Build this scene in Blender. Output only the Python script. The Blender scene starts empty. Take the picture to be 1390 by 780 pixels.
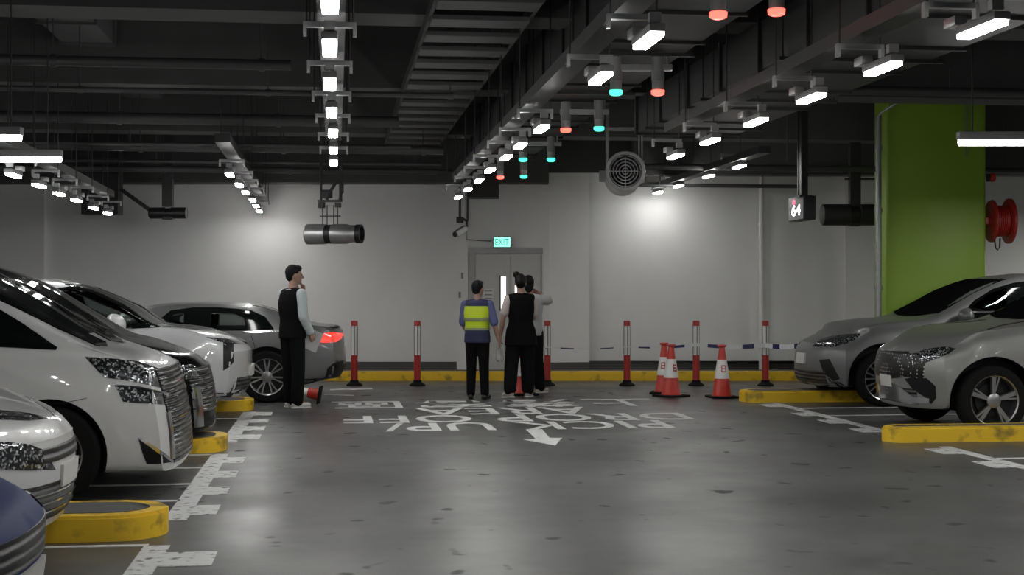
import bpy, bmesh, math, random
from mathutils import Vector, Matrix
from mathutils.bvhtree import BVHTree
random.seed(7)
R = math.radians
SC = bpy.context.scene
COL = SC.collection
# ------------------------------------------------------------------ camera
F = 50.0/36.0*1390.0
TH = math.atan(242.0/F)
cT, sT = math.cos(TH), math.sin(TH)
CZ, HY = 1.5, 393.0
cam = bpy.data.objects.new('camera', bpy.data.cameras.new('camera'))
COL.objects.link(cam)
cam.location = (0, 0, CZ); cam.rotation_euler = (math.pi/2, 0, -TH)
cam.data.lens = 50; cam.data.sensor_width = 36; cam.data.shift_y = 3.0/1390.0
cam.data.clip_start = .05; cam.data.clip_end = 200
SC.camera = cam
def at(px, py, w):
    r = (px-695.0)/F*w
    return Vector((w*sT+r*cT, w*cT-r*sT, CZ-(py-HY)/F*w))
def atY(px, py, Y):
    u = (px-695.0)/F
    return at(px, py, Y/(cT-u*sT))
def gnd(px, py):
    return at(px, py, CZ*F/(py-HY))
def ray(px, py):
    return (at(px, py, 1.0)-Vector((0, 0, CZ))).normalized()
# ------------------------------------------------------------------ materials
def _nt(name):
    m = bpy.data.materials.new(name); m.use_nodes = True
    nt = m.node_tree; b = nt.nodes['Principled BSDF']
    return m, nt, b
def mat(name, col, rough=.5, metal=0, coat=0, spec=.5, var=.12, scale=9.0, bump=0.0, emit=None, es=0):
    m, nt, b = _nt(name)
    tc = nt.nodes.new('ShaderNodeTexCoord')
    nz = nt.nodes.new('ShaderNodeTexNoise'); nz.inputs['Scale'].default_value = scale; nz.inputs['Detail'].default_value = 4
    nt.links.new(tc.outputs['Object'], nz.inputs['Vector'])
    mx = nt.nodes.new('ShaderNodeMix'); mx.data_type = 'RGBA'
    c = Vector(col[:3])
    mx.inputs[6].default_value = (*(c*(1-var)), 1); mx.inputs[7].default_value = (*[min(1, q) for q in c*(1+var)], 1)
    nt.links.new(nz.outputs['Fac'], mx.inputs[0]); nt.links.new(mx.outputs[2], b.inputs['Base Color'])
    b.inputs['Roughness'].default_value = rough; b.inputs['Metallic'].default_value = metal
    b.inputs['Coat Weight'].default_value = coat; b.inputs['Coat Roughness'].default_value = .04
    b.inputs['Specular IOR Level'].default_value = spec
    if bump:
        bp = nt.nodes.new('ShaderNodeBump'); bp.inputs['Strength'].default_value = bump; bp.inputs['Distance'].default_value = .01
        nt.links.new(nz.outputs['Fac'], bp.inputs['Height']); nt.links.new(bp.outputs['Normal'], b.inputs['Normal'])
    if emit:
        b.inputs['Emission Color'].default_value = (*emit, 1); b.inputs['Emission Strength'].default_value = es
    return m
def mat_glass(name, tint=(.10, .11, .11), alpha=.5):
    m, nt, b = _nt(name); nt.nodes.remove(b)
    out = nt.nodes['Material Output']
    tr = nt.nodes.new('ShaderNodeBsdfTransparent'); tr.inputs[0].default_value = (*tint, 1)
    gl = nt.nodes.new('ShaderNodeBsdfGlossy'); gl.inputs['Roughness'].default_value = .02
    fr = nt.nodes.new('ShaderNodeFresnel'); fr.inputs['IOR'].default_value = 1.5
    mx = nt.nodes.new('ShaderNodeMixShader')
    nt.links.new(fr.outputs[0], mx.inputs[0]); nt.links.new(tr.outputs[0], mx.inputs[1]); nt.links.new(gl.outputs[0], mx.inputs[2])
    nt.links.new(mx.outputs[0], out.inputs[0])
    return m
def mat_dots(name):
    m, nt, b = _nt(name)
    tc = nt.nodes.new('ShaderNodeTexCoord'); vo = nt.nodes.new('ShaderNodeTexVoronoi'); vo.inputs['Scale'].default_value = 26; vo.inputs['Randomness'].default_value = .25
    nt.links.new(tc.outputs['Object'], vo.inputs['Vector'])
    cr = nt.nodes.new('ShaderNodeValToRGB'); cr.color_ramp.elements[0].position = .16; cr.color_ramp.elements[0].color = (.5, .51, .52, 1)
    cr.color_ramp.elements[1].position = .26; cr.color_ramp.elements[1].color = (.006, .006, .006, 1)
    nt.links.new(vo.outputs['Distance'], cr.inputs[0]); nt.links.new(cr.outputs[0], b.inputs['Base Color'])
    b.inputs['Roughness'].default_value = .3; b.inputs['Specular IOR Level'].default_value = .3
    return m
def mat_film(name):
    m, nt, b = _nt(name); b.inputs['Base Color'].default_value = (.6, .61, .61, 1); b.inputs['Alpha'].default_value = .38; b.inputs['Roughness'].default_value = .25
    return m
def mat_lamp_glass(name, sc=75, br=.5, th=.88, metal=.6):      # faceted reflector look inside a headlight
    m, nt, b = _nt(name)
    tc = nt.nodes.new('ShaderNodeTexCoord'); vo = nt.nodes.new('ShaderNodeTexVoronoi'); vo.inputs['Scale'].default_value = sc
    nt.links.new(tc.outputs['Object'], vo.inputs['Vector'])
    cr = nt.nodes.new('ShaderNodeValToRGB')
    cr.color_ramp.elements[0].position = .30; cr.color_ramp.elements[0].color = (.02, .022, .024, 1)
    cr.color_ramp.elements[1].position = th; cr.color_ramp.elements[1].color = (br, br*1.04, br*1.08, 1)
    e = cr.color_ramp.elements.new(.66); e.color = (.025, .027, .03, 1)
    sp = nt.nodes.new('ShaderNodeSeparateColor'); nt.links.new(vo.outputs['Color'], sp.inputs[0])
    nt.links.new(sp.outputs[0], cr.inputs[0]); nt.links.new(cr.outputs[0], b.inputs['Base Color'])
    b.inputs['Metallic'].default_value = metal; b.inputs['Roughness'].default_value = .18
    b.inputs['Coat Weight'].default_value = 1; b.inputs['Coat Roughness'].default_value = .02
    bp = nt.nodes.new('ShaderNodeBump'); bp.inputs['Strength'].default_value = .5; bp.inputs['Distance'].default_value = .02
    nt.links.new(sp.outputs[1], bp.inputs['Height']); nt.links.new(bp.outputs['Normal'], b.inputs['Normal'])
    return m
def mat_bands(name, c0, c1, axis='Z', scale=8.0, rough=.2, metal=.9, lo=.4, hi=.6):
    m, nt, b = _nt(name)
    tc = nt.nodes.new('ShaderNodeTexCoord'); wv = nt.nodes.new('ShaderNodeTexWave'); wv.bands_direction = axis
    wv.inputs['Scale'].default_value = scale; wv.inputs['Distortion'].default_value = .6
    nt.links.new(tc.outputs['Object'], wv.inputs['Vector'])
    cr = nt.nodes.new('ShaderNodeValToRGB')
    cr.color_ramp.elements[0].position = lo; cr.color_ramp.elements[0].color = (*c0, 1)
    cr.color_ramp.elements[1].position = hi; cr.color_ramp.elements[1].color = (*c1, 1)
    nt.links.new(wv.outputs[0], cr.inputs[0]); nt.links.new(cr.outputs[0], b.inputs['Base Color'])
    b.inputs['Roughness'].default_value = rough; b.inputs['Metallic'].default_value = metal
    bp = nt.nodes.new('ShaderNodeBump'); bp.inputs['Strength'].default_value = .6; bp.inputs['Distance'].default_value = .02
    nt.links.new(wv.outputs[0], bp.inputs['Height']); nt.links.new(bp.outputs['Normal'], b.inputs['Normal'])
    return m
def mat_floor(name):
    m, nt, b = _nt(name); N = nt.nodes.new; L = nt.links.new
    tc = N('ShaderNodeTexCoord')
    n1 = N('ShaderNodeTexNoise'); n1.inputs['Scale'].default_value = .5; n1.inputs['Detail'].default_value = 4
    L(tc.outputs['Object'], n1.inputs['Vector'])
    mp = N('ShaderNodeMapping'); mp.inputs['Scale'].default_value = (1.0, 1.0, 1); L(tc.outputs['Object'], mp.inputs['Vector'])
    n2 = N('ShaderNodeTexNoise'); n2.inputs['Scale'].default_value = .9; n2.inputs['Detail'].default_value = 4; n2.inputs['Roughness'].default_value = .6
    L(mp.outputs[0], n2.inputs['Vector'])
    n3 = N('ShaderNodeTexNoise'); n3.inputs['Scale'].default_value = 60; n3.inputs['Detail'].default_value = 2
    L(tc.outputs['Object'], n3.inputs['Vector'])
    cr = N('ShaderNodeValToRGB')
    cr.color_ramp.elements[0].position = .3; cr.color_ramp.elements[0].color = (.034, .0355, .035, 1)
    cr.color_ramp.elements[1].position = .72; cr.color_ramp.elements[1].color = (.115, .118, .116, 1)
    L(n1.outputs['Fac'], cr.inputs[0])
    # isolated dark tyre / oil stains
    n4 = N('ShaderNodeTexNoise'); n4.inputs['Scale'].default_value = 3.2; n4.inputs['Detail'].default_value = 1.5
    mp2 = N('ShaderNodeMapping'); mp2.inputs['Scale'].default_value = (1.15, 1.0, 1); mp2.inputs['Location'].default_value = (3.1, 1.7, 0)
    L(tc.outputs['Object'], mp2.inputs['Vector']); L(mp2.outputs[0], n4.inputs['Vector'])
    c4 = N('ShaderNodeValToRGB')
    c4.color_ramp.elements[0].position = .675; c4.color_ramp.elements[0].color = (1, 1, 1, 1)
    c4.color_ramp.elements[1].position = .73; c4.color_ramp.elements[1].color = (.2, .2, .2, 1)
    L(n4.outputs['Fac'], c4.inputs[0])
    mu = N('ShaderNodeMix'); mu.data_type = 'RGBA'; mu.blend_type = 'MULTIPLY'; mu.inputs[0].default_value = 1
    L(cr.outputs[0], mu.inputs[6]); L(c4.outputs[0], mu.inputs[7]); L(mu.outputs[2], b.inputs['Base Color'])
    mr = N('ShaderNodeMapRange'); mr.inputs['From Min'].default_value = .3; mr.inputs['From Max'].default_value = .7
    mr.inputs['To Min'].default_value = .30; mr.inputs['To Max'].default_value = .46
    L(n2.outputs['Fac'], mr.inputs[0])
    ra = N('ShaderNodeMath'); ra.operation = 'SUBTRACT'; ra.inputs[0].default_value = 1; L(c4.outputs[0], ra.inputs[1])
    rb = N('ShaderNodeMath'); rb.operation = 'MULTIPLY_ADD'; L(ra.outputs[0], rb.inputs[0]); rb.inputs[1].default_value = .35; L(mr.outputs[0], rb.inputs[2]); L(rb.outputs[0], b.inputs['Roughness'])
    b.inputs['Specular IOR Level'].default_value = .55
    bp = N('ShaderNodeBump'); bp.inputs['Strength'].default_value = .06; bp.inputs['Distance'].default_value = .01
    L(n3.outputs['Fac'], bp.inputs['Height']); L(bp.outputs['Normal'], b.inputs['Normal'])
    return m
def mat_worn(name, col, dark, thr=.60, scale=14):   # paint with worn, dirty spots
    m, nt, b = _nt(name); N = nt.nodes.new; L = nt.links.new
    tc = N('ShaderNodeTexCoord'); n = N('ShaderNodeTexNoise'); n.inputs['Scale'].default_value = scale; n.inputs['Detail'].default_value = 5
    L(tc.outputs['Object'], n.inputs['Vector'])
    cr = N('ShaderNodeValToRGB')
    cr.color_ramp.elements[0].position = thr-.1; cr.color_ramp.elements[0].color = (*col, 1)
    cr.color_ramp.elements[1].position = thr+.04; cr.color_ramp.elements[1].color = (*dark, 1)
    L(n.outputs['Fac'], cr.inputs[0]); L(cr.outputs[0], b.inputs['Base Color'])
    b.inputs['Roughness'].default_value = .55
    return m
M = {}
M['floor'] = mat_floor('floor_epoxy')
M['wall'] = mat('wall_paint', (.72, .72, .71), .6, var=.05, scale=2)
M['pipe'] = mat('pipe_paint', (.055, .056, .056), .5)
M['slat'] = mat('slat_paint', (.085, .086, .086), .8, var=.15)
M['skirt'] = mat('skirting_paint', (.07, .07, .07), .5)
M['ceil'] = mat('ceiling_paint', (.022, .0225, .022), .85, var=.25, scale=3)
M['beam'] = mat('beam_paint', (.072, .073, .072), .8, var=.2, scale=3)
M['duct'] = mat('duct_metal', (.030, .031, .031), .55, .2, var=.2, scale=4)
M['blackduct'] = mat('duct_black', (.008, .008, .008), .7)
M['galv'] = mat('galvanised_steel', (.32, .33, .33), .42, .7, var=.2, scale=20)
M['steel'] = mat('grey_steel', (.42, .425, .425), .36, .7, var=.2, scale=12)
M['greypaint'] = mat('grey_paint', (.20, .205, .205), .5)
M['darkgrey'] = mat('dark_grey_paint', (.022, .0225, .0225), .5)
M['black'] = mat('black_plastic', (.012, .012, .013), .45)
M['rubber'] = mat('black_rubber', (.006, .006, .006), .85, spec=.2)
M['lamp'] = mat('lamp_diffuser', (.9, .9, .9), .5, emit=(1, .99, .97), es=44)
M['tube'] = mat('tube_diffuser', (.9, .9, .9), .5, emit=(1, .99, .97), es=14)
M['red_led'] = mat('red_led', (.8, .1, .08), .3, emit=(1, .07, .05), es=2.2)
M['green_led'] = mat('green_led', (.1, .7, .5), .3, emit=(.05, .75, .42), es=1.2)
M['clear'] = mat_glass('clear_plastic', (.75, .77, .78))
M['lime'] = mat('lime_green_paint', (.25, .405, .032), .45, var=.06, scale=2)
M['yellow'] = mat_worn('yellow_kerb_paint', (.78, .50, .016), (.30, .20, .02), .66, 5)
M['concrete'] = mat('kerb_top_concrete', (.085, .085, .085), .8, var=.3, scale=15)
M['white_mark'] = mat_worn('white_road_paint', (.60, .61, .60), (.2, .2, .2), .72, 9)
M['white_tooth'] = mat_worn('worn_white_road_paint', (.60, .61, .60), (.07, .07, .07), .645, 13)
M['redpaint'] = mat('red_paint', (.36, .022, .018), .4)
M['redplastic'] = mat('red_plastic', (.52, .035, .022), .4)
M['whiteband'] = mat('white_reflective', (.72, .72, .70), .35)
M['exit'] = mat('exit_panel', (.6, .9, .8), .4, emit=(.22, .86, .60), es=.8)
M['exit_text'] = mat('exit_letters', (.02, .25, .17), .4, emit=(.02, .45, .28), es=.4)
M['led_white'] = mat('led_digits', (.9, .85, .88), .4, emit=(1, .88, .93), es=4)
M['led_red'] = mat('led_arrow', (.5, .1, .15), .4, emit=(.8, .15, .25), es=.6)
M['door'] = mat('door_paint', (.50, .505, .49), .45, var=.04)
M['frame'] = mat('door_frame_paint', (.36, .36, .355), .45)
M['lit_slot'] = mat('lit_vision_panel', (.9, .9, .88), .2, emit=(1, .98, .93), es=.9)
M['paper'] = mat('paper', (.62, .62, .60), .7)
M['folder'] = mat('grey_folder', (.36, .36, .35), .6)
M['tape_white'] = mat('tape_white', (.68, .69, .70), .4)
M['tape_blue'] = mat('tape_blue', (.02, .022, .11), .4)
# cars
M['white_car'] = mat('white_car_paint', (.60, .605, .60), .28, 0, 1, var=.02)
M['white_pearl'] = mat('pearl_white_car_paint', (.55, .56, .565), .28, .1, 1, var=.02)
M['black_car'] = mat('black_car_paint', (.003, .003, .0035), .12, 0, 0, spec=.06, var=.02)
M['blue_car'] = mat('blue_car_paint', (.006, .022, .11), .45, 0, 0, spec=.05, var=.05)
M['grey_car'] = mat('grey_car_paint', (.17, .175, .173), .36, .35, .1, spec=.25, var=.03)
M['silver_car'] = mat('silver_car_paint', (.145, .148, .148), .34, .45, .5, var=.03)
M['taupe_car'] = mat('warm_grey_car_paint', (.25, .255, .244), .36, .35, .1, spec=.25, var=.03)
M['glass_dark'] = mat('dark_car_glass', (.005, .006, .006), .06, 0, 0, spec=.09)
M['glass_matte'] = mat('black_screen_glass', (.006, .0065, .0065), .3, spec=.0)
M['glass_see'] = mat_glass('tinted_car_glass', (.72, .75, .74))
M['headlamp'] = mat_lamp_glass('headlamp_glass')
M['chrome'] = mat('chrome', (.62, .63, .64), .12, 1, var=.05)
M['grille'] = mat_bands('chrome_grille', (.01, .01, .011), (.22, .225, .23), 'Z', 9.0, lo=.78, hi=.97)
M['grille_star'] = mat_dots('dotted_grille')
M['grille_black'] = mat_bands('black_grille', (.006, .006, .007), (.03, .03, .03), 'Z', 7.0, metal=0, rough=.4)
M['trim'] = mat('black_trim', (.005, .005, .0055), .45, spec=.3)
M['tail'] = mat('tail_lamp_red', (.35, .01, .01), .15, 0, 1, emit=(1, .05, .03), es=.55)
M['rim'] = mat('rim_silver', (.34, .345, .35), .32, .85)
M['rim_dark'] = mat('rim_dark', (.02, .02, .022), .35, .5)
M['plate'] = mat('number_plate', (.55, .55, .52), .45)
# people
M['skin'] = mat('skin', (.36, .215, .16), .5, var=.06)
M['hair'] = mat('black_hair', (.004, .004, .004), .6, spec=.2, var=.3, scale=60)
M['cloth_black'] = mat('black_cloth', (.0045, .0045, .005), .9, spec=.12, var=.3, scale=30, bump=.1)
M['cloth_trouser'] = mat('dark_trousers', (.005, .0055, .006), .9, spec=.12, var=.3, scale=30, bump=.1)
M['cloth_white'] = mat('white_cloth', (.47, .52, .53), .8, var=.06, scale=14, bump=.1)
M['cloth_pale'] = mat('pale_cloth', (.52, .45, .43), .8, var=.06, scale=14)
M['cloth_grey'] = mat('light_grey_cloth', (.38, .39, .39), .8, var=.08, scale=14)
M['cloth_blue'] = mat('blue_work_shirt', (.085, .095, .22), .8, var=.1, scale=14)
M['cloth_navy'] = mat('navy_vest_cloth', (.022, .026, .07), .8, var=.1, scale=14)
M['hivis'] = mat('hi_vis_yellow', (.52, .66, .02), .6, var=.05, scale=14, emit=None)
M['reflect'] = mat('reflective_band', (.22, .27, .12), .4)
M['shoe_white'] = mat('white_shoe', (.58, .57, .55), .5)
M['shoe_tan'] = mat('pale_shoe', (.40, .36, .31), .5)
M['shoe_black'] = mat('black_shoe', (.010, .010, .010), .4)
M['bag'] = mat_film('clear_bag_plastic')
# ------------------------------------------------------------------ mesh helpers
def finish(name, bm, m, parent=None, smooth=True, angle=35, recalc=True):
    if recalc: bmesh.ops.recalc_face_normals(bm, faces=bm.faces[:])
    me = bpy.data.meshes.new(name); bm.to_mesh(me); bm.free()
    for q in (m if isinstance(m, (list, tuple)) else [m]): me.materials.append(q)
    if smooth:
        for p in me.polygons: p.use_smooth = True
        me.set_sharp_from_angle(angle=R(angle))
    o = bpy.data.objects.new(name, me); COL.objects.link(o)
    if parent is not None: o.parent = parent
    return o
def tag(o, label=None, cat=None, group=None, kind=None):
    if label: o['label'] = label
    if cat: o['category'] = cat
    if group: o['group'] = group
    if kind: o['kind'] = kind
    return o
def thing(name, loc, label, cat, group=None, rz=0):
    o = bpy.data.objects.new(name, None); COL.objects.link(o)
    o.location = loc; o.rotation_euler = (0, 0, rz); o.empty_display_size = .2
    return tag(o, label, cat, group)
def box(bm, x0, y0, z0, x1, y1, z1, bev=0, mi=0):
    vs = [bm.verts.new((x, y, z)) for z in (z0, z1) for y in (y0, y1) for x in (x0, x1)]
    fs = [(0, 2, 3, 1), (4, 5, 7, 6), (0, 1, 5, 4), (2, 6, 7, 3), (0, 4, 6, 2), (1, 3, 7, 5)]
    out = [bm.faces.new([vs[i] for i in f]) for f in fs]
    for f in out: f.material_index = mi
    if bev:
        es = list({e for f in out for e in f.edges})
        bmesh.ops.bevel(bm, geom=es, offset=bev, segments=2, affect='EDGES', profile=.6)
def cbox(bm, c, s, bev=0, mi=0):
    box(bm, c[0]-s[0]/2, c[1]-s[1]/2, c[2]-s[2]/2, c[0]+s[0]/2, c[1]+s[1]/2, c[2]+s[2]/2, bev, mi)
def frame(d):
    d = d.normalized(); a = Vector((0, 0, 1)) if abs(d.z) < .95 else Vector((1, 0, 0))
    u = d.cross(a).normalized(); return u, d.cross(u).normalized()
def lathe(bm, o, ax, prof, n=24, mi=0, closed=False, sx=1.0, sy=1.0):
    """prof = [(t along axis, radius)], capped when ends have r>0"""
    o = Vector(o); ax = Vector(ax).normalized(); u, v = frame(ax)
    rings = []
    for t, r in prof:
        if r < 1e-6: rings.append([bm.verts.new(o+ax*t)])
        else: rings.append([bm.verts.new(o+ax*t+(u*math.cos(2*math.pi*i/n)*sx+v*math.sin(2*math.pi*i/n)*sy)*r) for i in range(n)])
    def q(a, b):
        for i in range(n):
            j = (i+1) % n
            if len(a) == 1 and len(b) == 1: return
            if len(a) == 1: f = bm.faces.new((a[0], b[i], b[j]))
            elif len(b) == 1: f = bm.faces.new((a[i], b[0], a[j]))
            else: f = bm.faces.new((a[i], b[i], b[j], a[j]))
            f.material_index = mi
    for a, b in zip(rings, rings[1:]): q(a, b)
    if closed: q(rings[-1], rings[0])
    else:
        for rr in (rings[0], rings[-1]):
            if len(rr) > 1: bm.faces.new(rr).material_index = mi
    return [v for r in rings for v in r]
def cyl(bm, p0, p1, r, r1=None, n=16, mi=0):
    p0 = Vector(p0); p1 = Vector(p1); d = p1-p0
    lathe(bm, p0, d, [(0, r), (d.length, r if r1 is None else r1)], n, mi)
def tube(bm, pts, r, n=10, mi=0):
    pts = [Vector(p) for p in pts]; rings = []
    for i, p in enumerate(pts):
        d = (pts[min(i+1, len(pts)-1)]-pts[max(i-1, 0)]).normalized(); u, v = frame(d)
        rings.append([bm.verts.new(p+(u*math.cos(2*math.pi*k/n)+v*math.sin(2*math.pi*k/n))*r) for k in range(n)])
    for a, b in zip(rings, rings[1:]):
        for k in range(n):
            bm.faces.new((a[k], b[k], b[(k+1) % n], a[(k+1) % n])).material_index = mi
    bm.faces.new(rings[0]); bm.faces.new(rings[-1])
def prism(bm, poly, z0, z1, mi=0, bev=0):
    a = [bm.verts.new((x, y, z0)) for x, y in poly]; b = [bm.verts.new((x, y, z1)) for x, y in poly]
    fs = [bm.faces.new(a[::-1]), bm.faces.new(b)]
    n = len(poly)
    for i in range(n): fs.append(bm.faces.new((a[i], a[(i+1) % n], b[(i+1) % n], b[i])))
    for f in fs: f.material_index = mi
    if bev: bmesh.ops.bevel(bm, geom=list(fs[1].edges), offset=bev, segments=2, affect='EDGES')
    return fs
def strut(bm, p0, p1, w, h, mi=0):
    """box bar between points, w wide (horizontal) and h high"""
    p0 = Vector(p0); p1 = Vector(p1); d = (p1-p0).normalized()
    s = d.cross(Vector((0, 0, 1)))
    s = s.normalized() if s.length > 1e-4 else Vector((1, 0, 0))
    t = s.cross(d).normalized()
    vs = []
    for p in (p0, p1):
        for a, b in ((-1, -1), (1, -1), (1, 1), (-1, 1)):
            vs.append(bm.verts.new(p+s*a*w/2+t*b*h/2))
    for f in ((0, 1, 2, 3), (7, 6, 5, 4), (0, 4, 5, 1), (1, 5, 6, 2), (2, 6, 7, 3), (3, 7, 4, 0)):
        bm.faces.new([vs[i] for i in f]).material_index = mi
def text_bm(s, size, depth, spacing=1.0):
    cu = bpy.data.curves.new('txt', 'FONT'); cu.body = s; cu.size = size; cu.extrude = depth; cu.align_x = 'CENTER'; cu.align_y = 'CENTER'
    cu.space_character = spacing; cu.offset = .008*size; cu.resolution_u = 3
    o = bpy.data.objects.new('txt', cu); COL.objects.link(o)
    dg = bpy.context.evaluated_depsgraph_get(); me = bpy.data.meshes.new_from_object(o.evaluated_get(dg))
    bm = bmesh.new(); bm.from_mesh(me)
    bpy.data.objects.remove(o); bpy.data.curves.remove(cu); bpy.data.meshes.remove(me)
    return bm
def fit(bm, x0, x1, y0, y1):
    xs = [v.co.x for v in bm.verts]; ys = [v.co.y for v in bm.verts]
    a, b, c, d = min(xs), max(xs), min(ys), max(ys)
    for v in bm.verts:
        v.co.x = x0+(v.co.x-a)/(b-a)*(x1-x0); v.co.y = y0+(v.co.y-c)/(d-c)*(y1-y0)
ORD = ['nearest', 'second', 'third', 'fourth', 'fifth', 'sixth', 'seventh', 'eighth', 'ninth', 'tenth', 'eleventh', 'twelfth']
# ------------------------------------------------------------------ setting
def struct(name, bm, m, **k):
    o = finish(name, bm, m, **k); o['kind'] = 'structure'; return o
XL, XR, YB, YF = -13.0, 18.0, -13.0, 29.0
bm = bmesh.new(); box(bm, XL, YB, -.2, XR, YF, 0); struct('floor', bm, M['floor'], smooth=False)
bm = bmesh.new(); box(bm, XL, YB, 4.7, XR, YF, 4.9); struct('ceiling', bm, M['ceil'], smooth=False)
bm = bmesh.new(); box(bm, XL-.2, YB, 0, XL, YF, 4.7); struct('wall_left', bm, M['wall'], smooth=False)
bm = bmesh.new(); box(bm, XR, YB, 0, XR+.2, YF, 4.7); struct('wall_right', bm, M['wall'], smooth=False)
bm = bmesh.new(); box(bm, XL, YB-.2, 0, XR, YB, 4.7); struct('wall_rear', bm, M['wall'], smooth=False)
VD = Vector((sT, cT))                      # the far wall stands square to this direction
def plan(pts, back=.3, front=0.0):
    a = [atY_w(px, w-front) for px, w in pts]
    return [(p.x, p.y) for p in a]+[(p.x+VD.x*(back+front), p.y+VD.y*(back+front)) for p in a[::-1]]
def atY_w(px, w): return at(px, HY, w)
def wall(name, pts):
    bm = bmesh.new(); prism(bm, plan(pts), 0, 4.7); return struct(name, bm, M['wall'], smooth=False)
wl, wd, wr = [(-330, 24.4), (620, 24.4)], [(621, 24.15), (745, 24.15), (800, 24.28)], [(792, 24.72), (1147, 24.72), (1147.5, 24.45), (1620, 24.45)]
wall('wall_back_left', wl); wall('wall_back_middle', wd); wall('wall_back_right', wr)
for nm, pts in (('baseboard_left', wl), ('baseboard_middle', wd), ('baseboard_right', wr)):
    bm = bmesh.new(); prism(bm, plan(pts, back=.0, front=.012), 0, .265); struct(nm, bm, M['skirt'], smooth=False)
bm = bmesh.new(); prism(bm, plan([(620, 24.15), (635, 24.15)], back=0, front=.05), 0, 3.6); struct('trim_1', bm, M['wall'], smooth=False)
bm = bmesh.new(); prism(bm, plan([(-60, 24.4), (60, 24.4)], back=0, front=.12), 0, 3.6); struct('trim_2', bm, M['wall'], smooth=False)
# double door
def wbox(bm, x0, x1, y0, y1, w, d0, d1, bev=0, mi=0):
    """box on a plane square to the far wall: pixel rectangle at depth w, thickness from w-d1 to w-d0"""
    p = plan([(x0, w), (x1, w)], back=-d0, front=d1)
    z0, z1 = CZ-(y1-HY)/F*w, CZ-(y0-HY)/F*w
    prism(bm, p, z0, z1, mi, bev)
W0 = 24.15
bm = bmesh.new()
wbox(bm, 637, 645, 338, 513, W0, 0, .05); wbox(bm, 635, 737, 336, 344, W0, 0, .07, .004); wbox(bm, 733.6, 736, 344, 513, W0, 0, .02)
d1 = struct('door_1', bm, M['frame'], smooth=False)
lf = bmesh.new(); wbox(lf, 645.4, 692.6, 344.4, 513, W0, 0, .035); leaf = finish('door_leaf', lf, M['door'], d1, smooth=False)
lf = bmesh.new(); wbox(lf, 693.4, 733.4, 344.4, 513, W0, 0, .035); leaf2 = finish('door_leaf', lf, M['door'], d1, smooth=False)
b = bmesh.new(); wbox(b, 680, 686.5, 375, 421, W0, 0, .040); finish('vision_panel', b, M['lit_slot'], leaf, smooth=False)
b = bmesh.new(); wbox(b, 678, 680, 374, 422, W0, 0, .045); wbox(b, 680, 686.5, 374, 375, W0, 0, .045); finish('panel_frame', b, M['darkgrey'], leaf, smooth=False)
b = bmesh.new(); wbox(b, 699, 703, 375, 421, W0, 0, .040); finish('vision_panel', b, M['lit_slot'], leaf2, smooth=False)
b = bmesh.new(); wbox(b, 688, 691, 398, 408, W0, 0, .085, .008); finish('door_handle', b, M['steel'], leaf)
b = bmesh.new(); wbox(b, 656, 670, 391.5, 408.5, W0, .034, .038); nt_ = finish('door_notice', b, M['paper'], None, smooth=False)
tag(nt_, 'small white paper notice stuck on left leaf of double door', 'notice')
for i, (y0, y1) in enumerate(((394, 395.2), (399, 400.6), (404, 405))):
    b = bmesh.new(); wbox(b, 658, 668, y0, y1, W0, .038, .0395); finish('text_line', b, M['greypaint'], nt_, smooth=False)
b = bmesh.new(); wbox(b, 626, 629, 370, 378, W0-.05, 0, .02, .004); wbox(b, 622.5, 625.5, 396, 404, W0-.05, 0, .03, .004)
tag(finish('wall_switch', b, M['greypaint']), 'small switch plates on white pilaster left of double door', 'switch')
# exit sign over the door
e0 = at(681.5, 328.5, 24.05)
ex = thing('exit_sign', e0, 'glowing green EXIT sign box above the double door', 'sign', rz=-TH)
b = bmesh.new(); box(b, -.155, -.05, -.098, .155, .045, .098, .006); finish('casing', b, M['greypaint'], ex)
b = bmesh.new(); box(b, -.138, -.056, -.082, .138, -.0505, .082); finish('light_panel', b, M['exit'], ex, smooth=False)
b = text_bm('EXIT', .1, .001); fit(b, -.115, .115, -.055, .055)
for v in b.verts: v.co = Vector((v.co.x, -.0575+v.co.z, v.co.y))
finish('lettering', b, M['exit_text'], ex, smooth=False)
b = bmesh.new(); c0, c1, c2 = at(667, 327, 24.1), at(633, 325, 24.1), at(632, 240, 24.1)
tube(b, [c0, c1, (c1+c2)/2, c2], .012, 6); tag(finish('conduit', b, M['greypaint']), 'thin grey conduit running up wall from exit sign', 'conduit')
# right-hand wall pipe
b = bmesh.new(); p = at(1033.5, 393, 24.55); cyl(b, (p.x, p.y, .02), (p.x, p.y, 3.6), .045, n=12)
for z in (.6, 1.6, 2.6): cyl(b, (p.x, p.y, z), (p.x, p.y, z+.05), .058, n=12)
tag(finish('drain_pipe', b, M['wall']), 'white vertical pipe on far wall behind rightmost bollards', 'pipe')
# green column and its fittings
cA, cB = at(1203, 393, 20.4), at(1339, 393, 20.4)
bm = bmesh.new()
px_, py_ = cB.x-cA.x, cB.y-cA.y
prism(bm, [(cA.x, cA.y), (cB.x, cB.y), (cB.x+VD.x*.7, cB.y+VD.y*.7), (cA.x+VD.x*.7, cA.y+VD.y*.7)], 0, 4.7)
es = [e for e in bm.edges if abs(e.verts[0].co.z-e.verts[1].co.z) > 3]
bmesh.ops.bevel(bm, geom=es, offset=.05, segments=4, affect='EDGES', profile=.5)
tag(struct('column', bm, M['lime']), 'wide lime green column behind the parked cars on the right')
b = bmesh.new(); p = at(1312, 393, 20.37); cyl(b, (p.x, p.y, 3.4), (p.x, p.y, 4.6), .012, n=8)
tag(finish('conduit', b, M['greypaint']), 'thin conduit running down the top of green column', 'conduit')
b = bmesh.new(); p = at(1192.5, 393, 20.3); cyl(b, (p.x, p.y, .02), (p.x, p.y, 3.98), .042, n=14)
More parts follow.
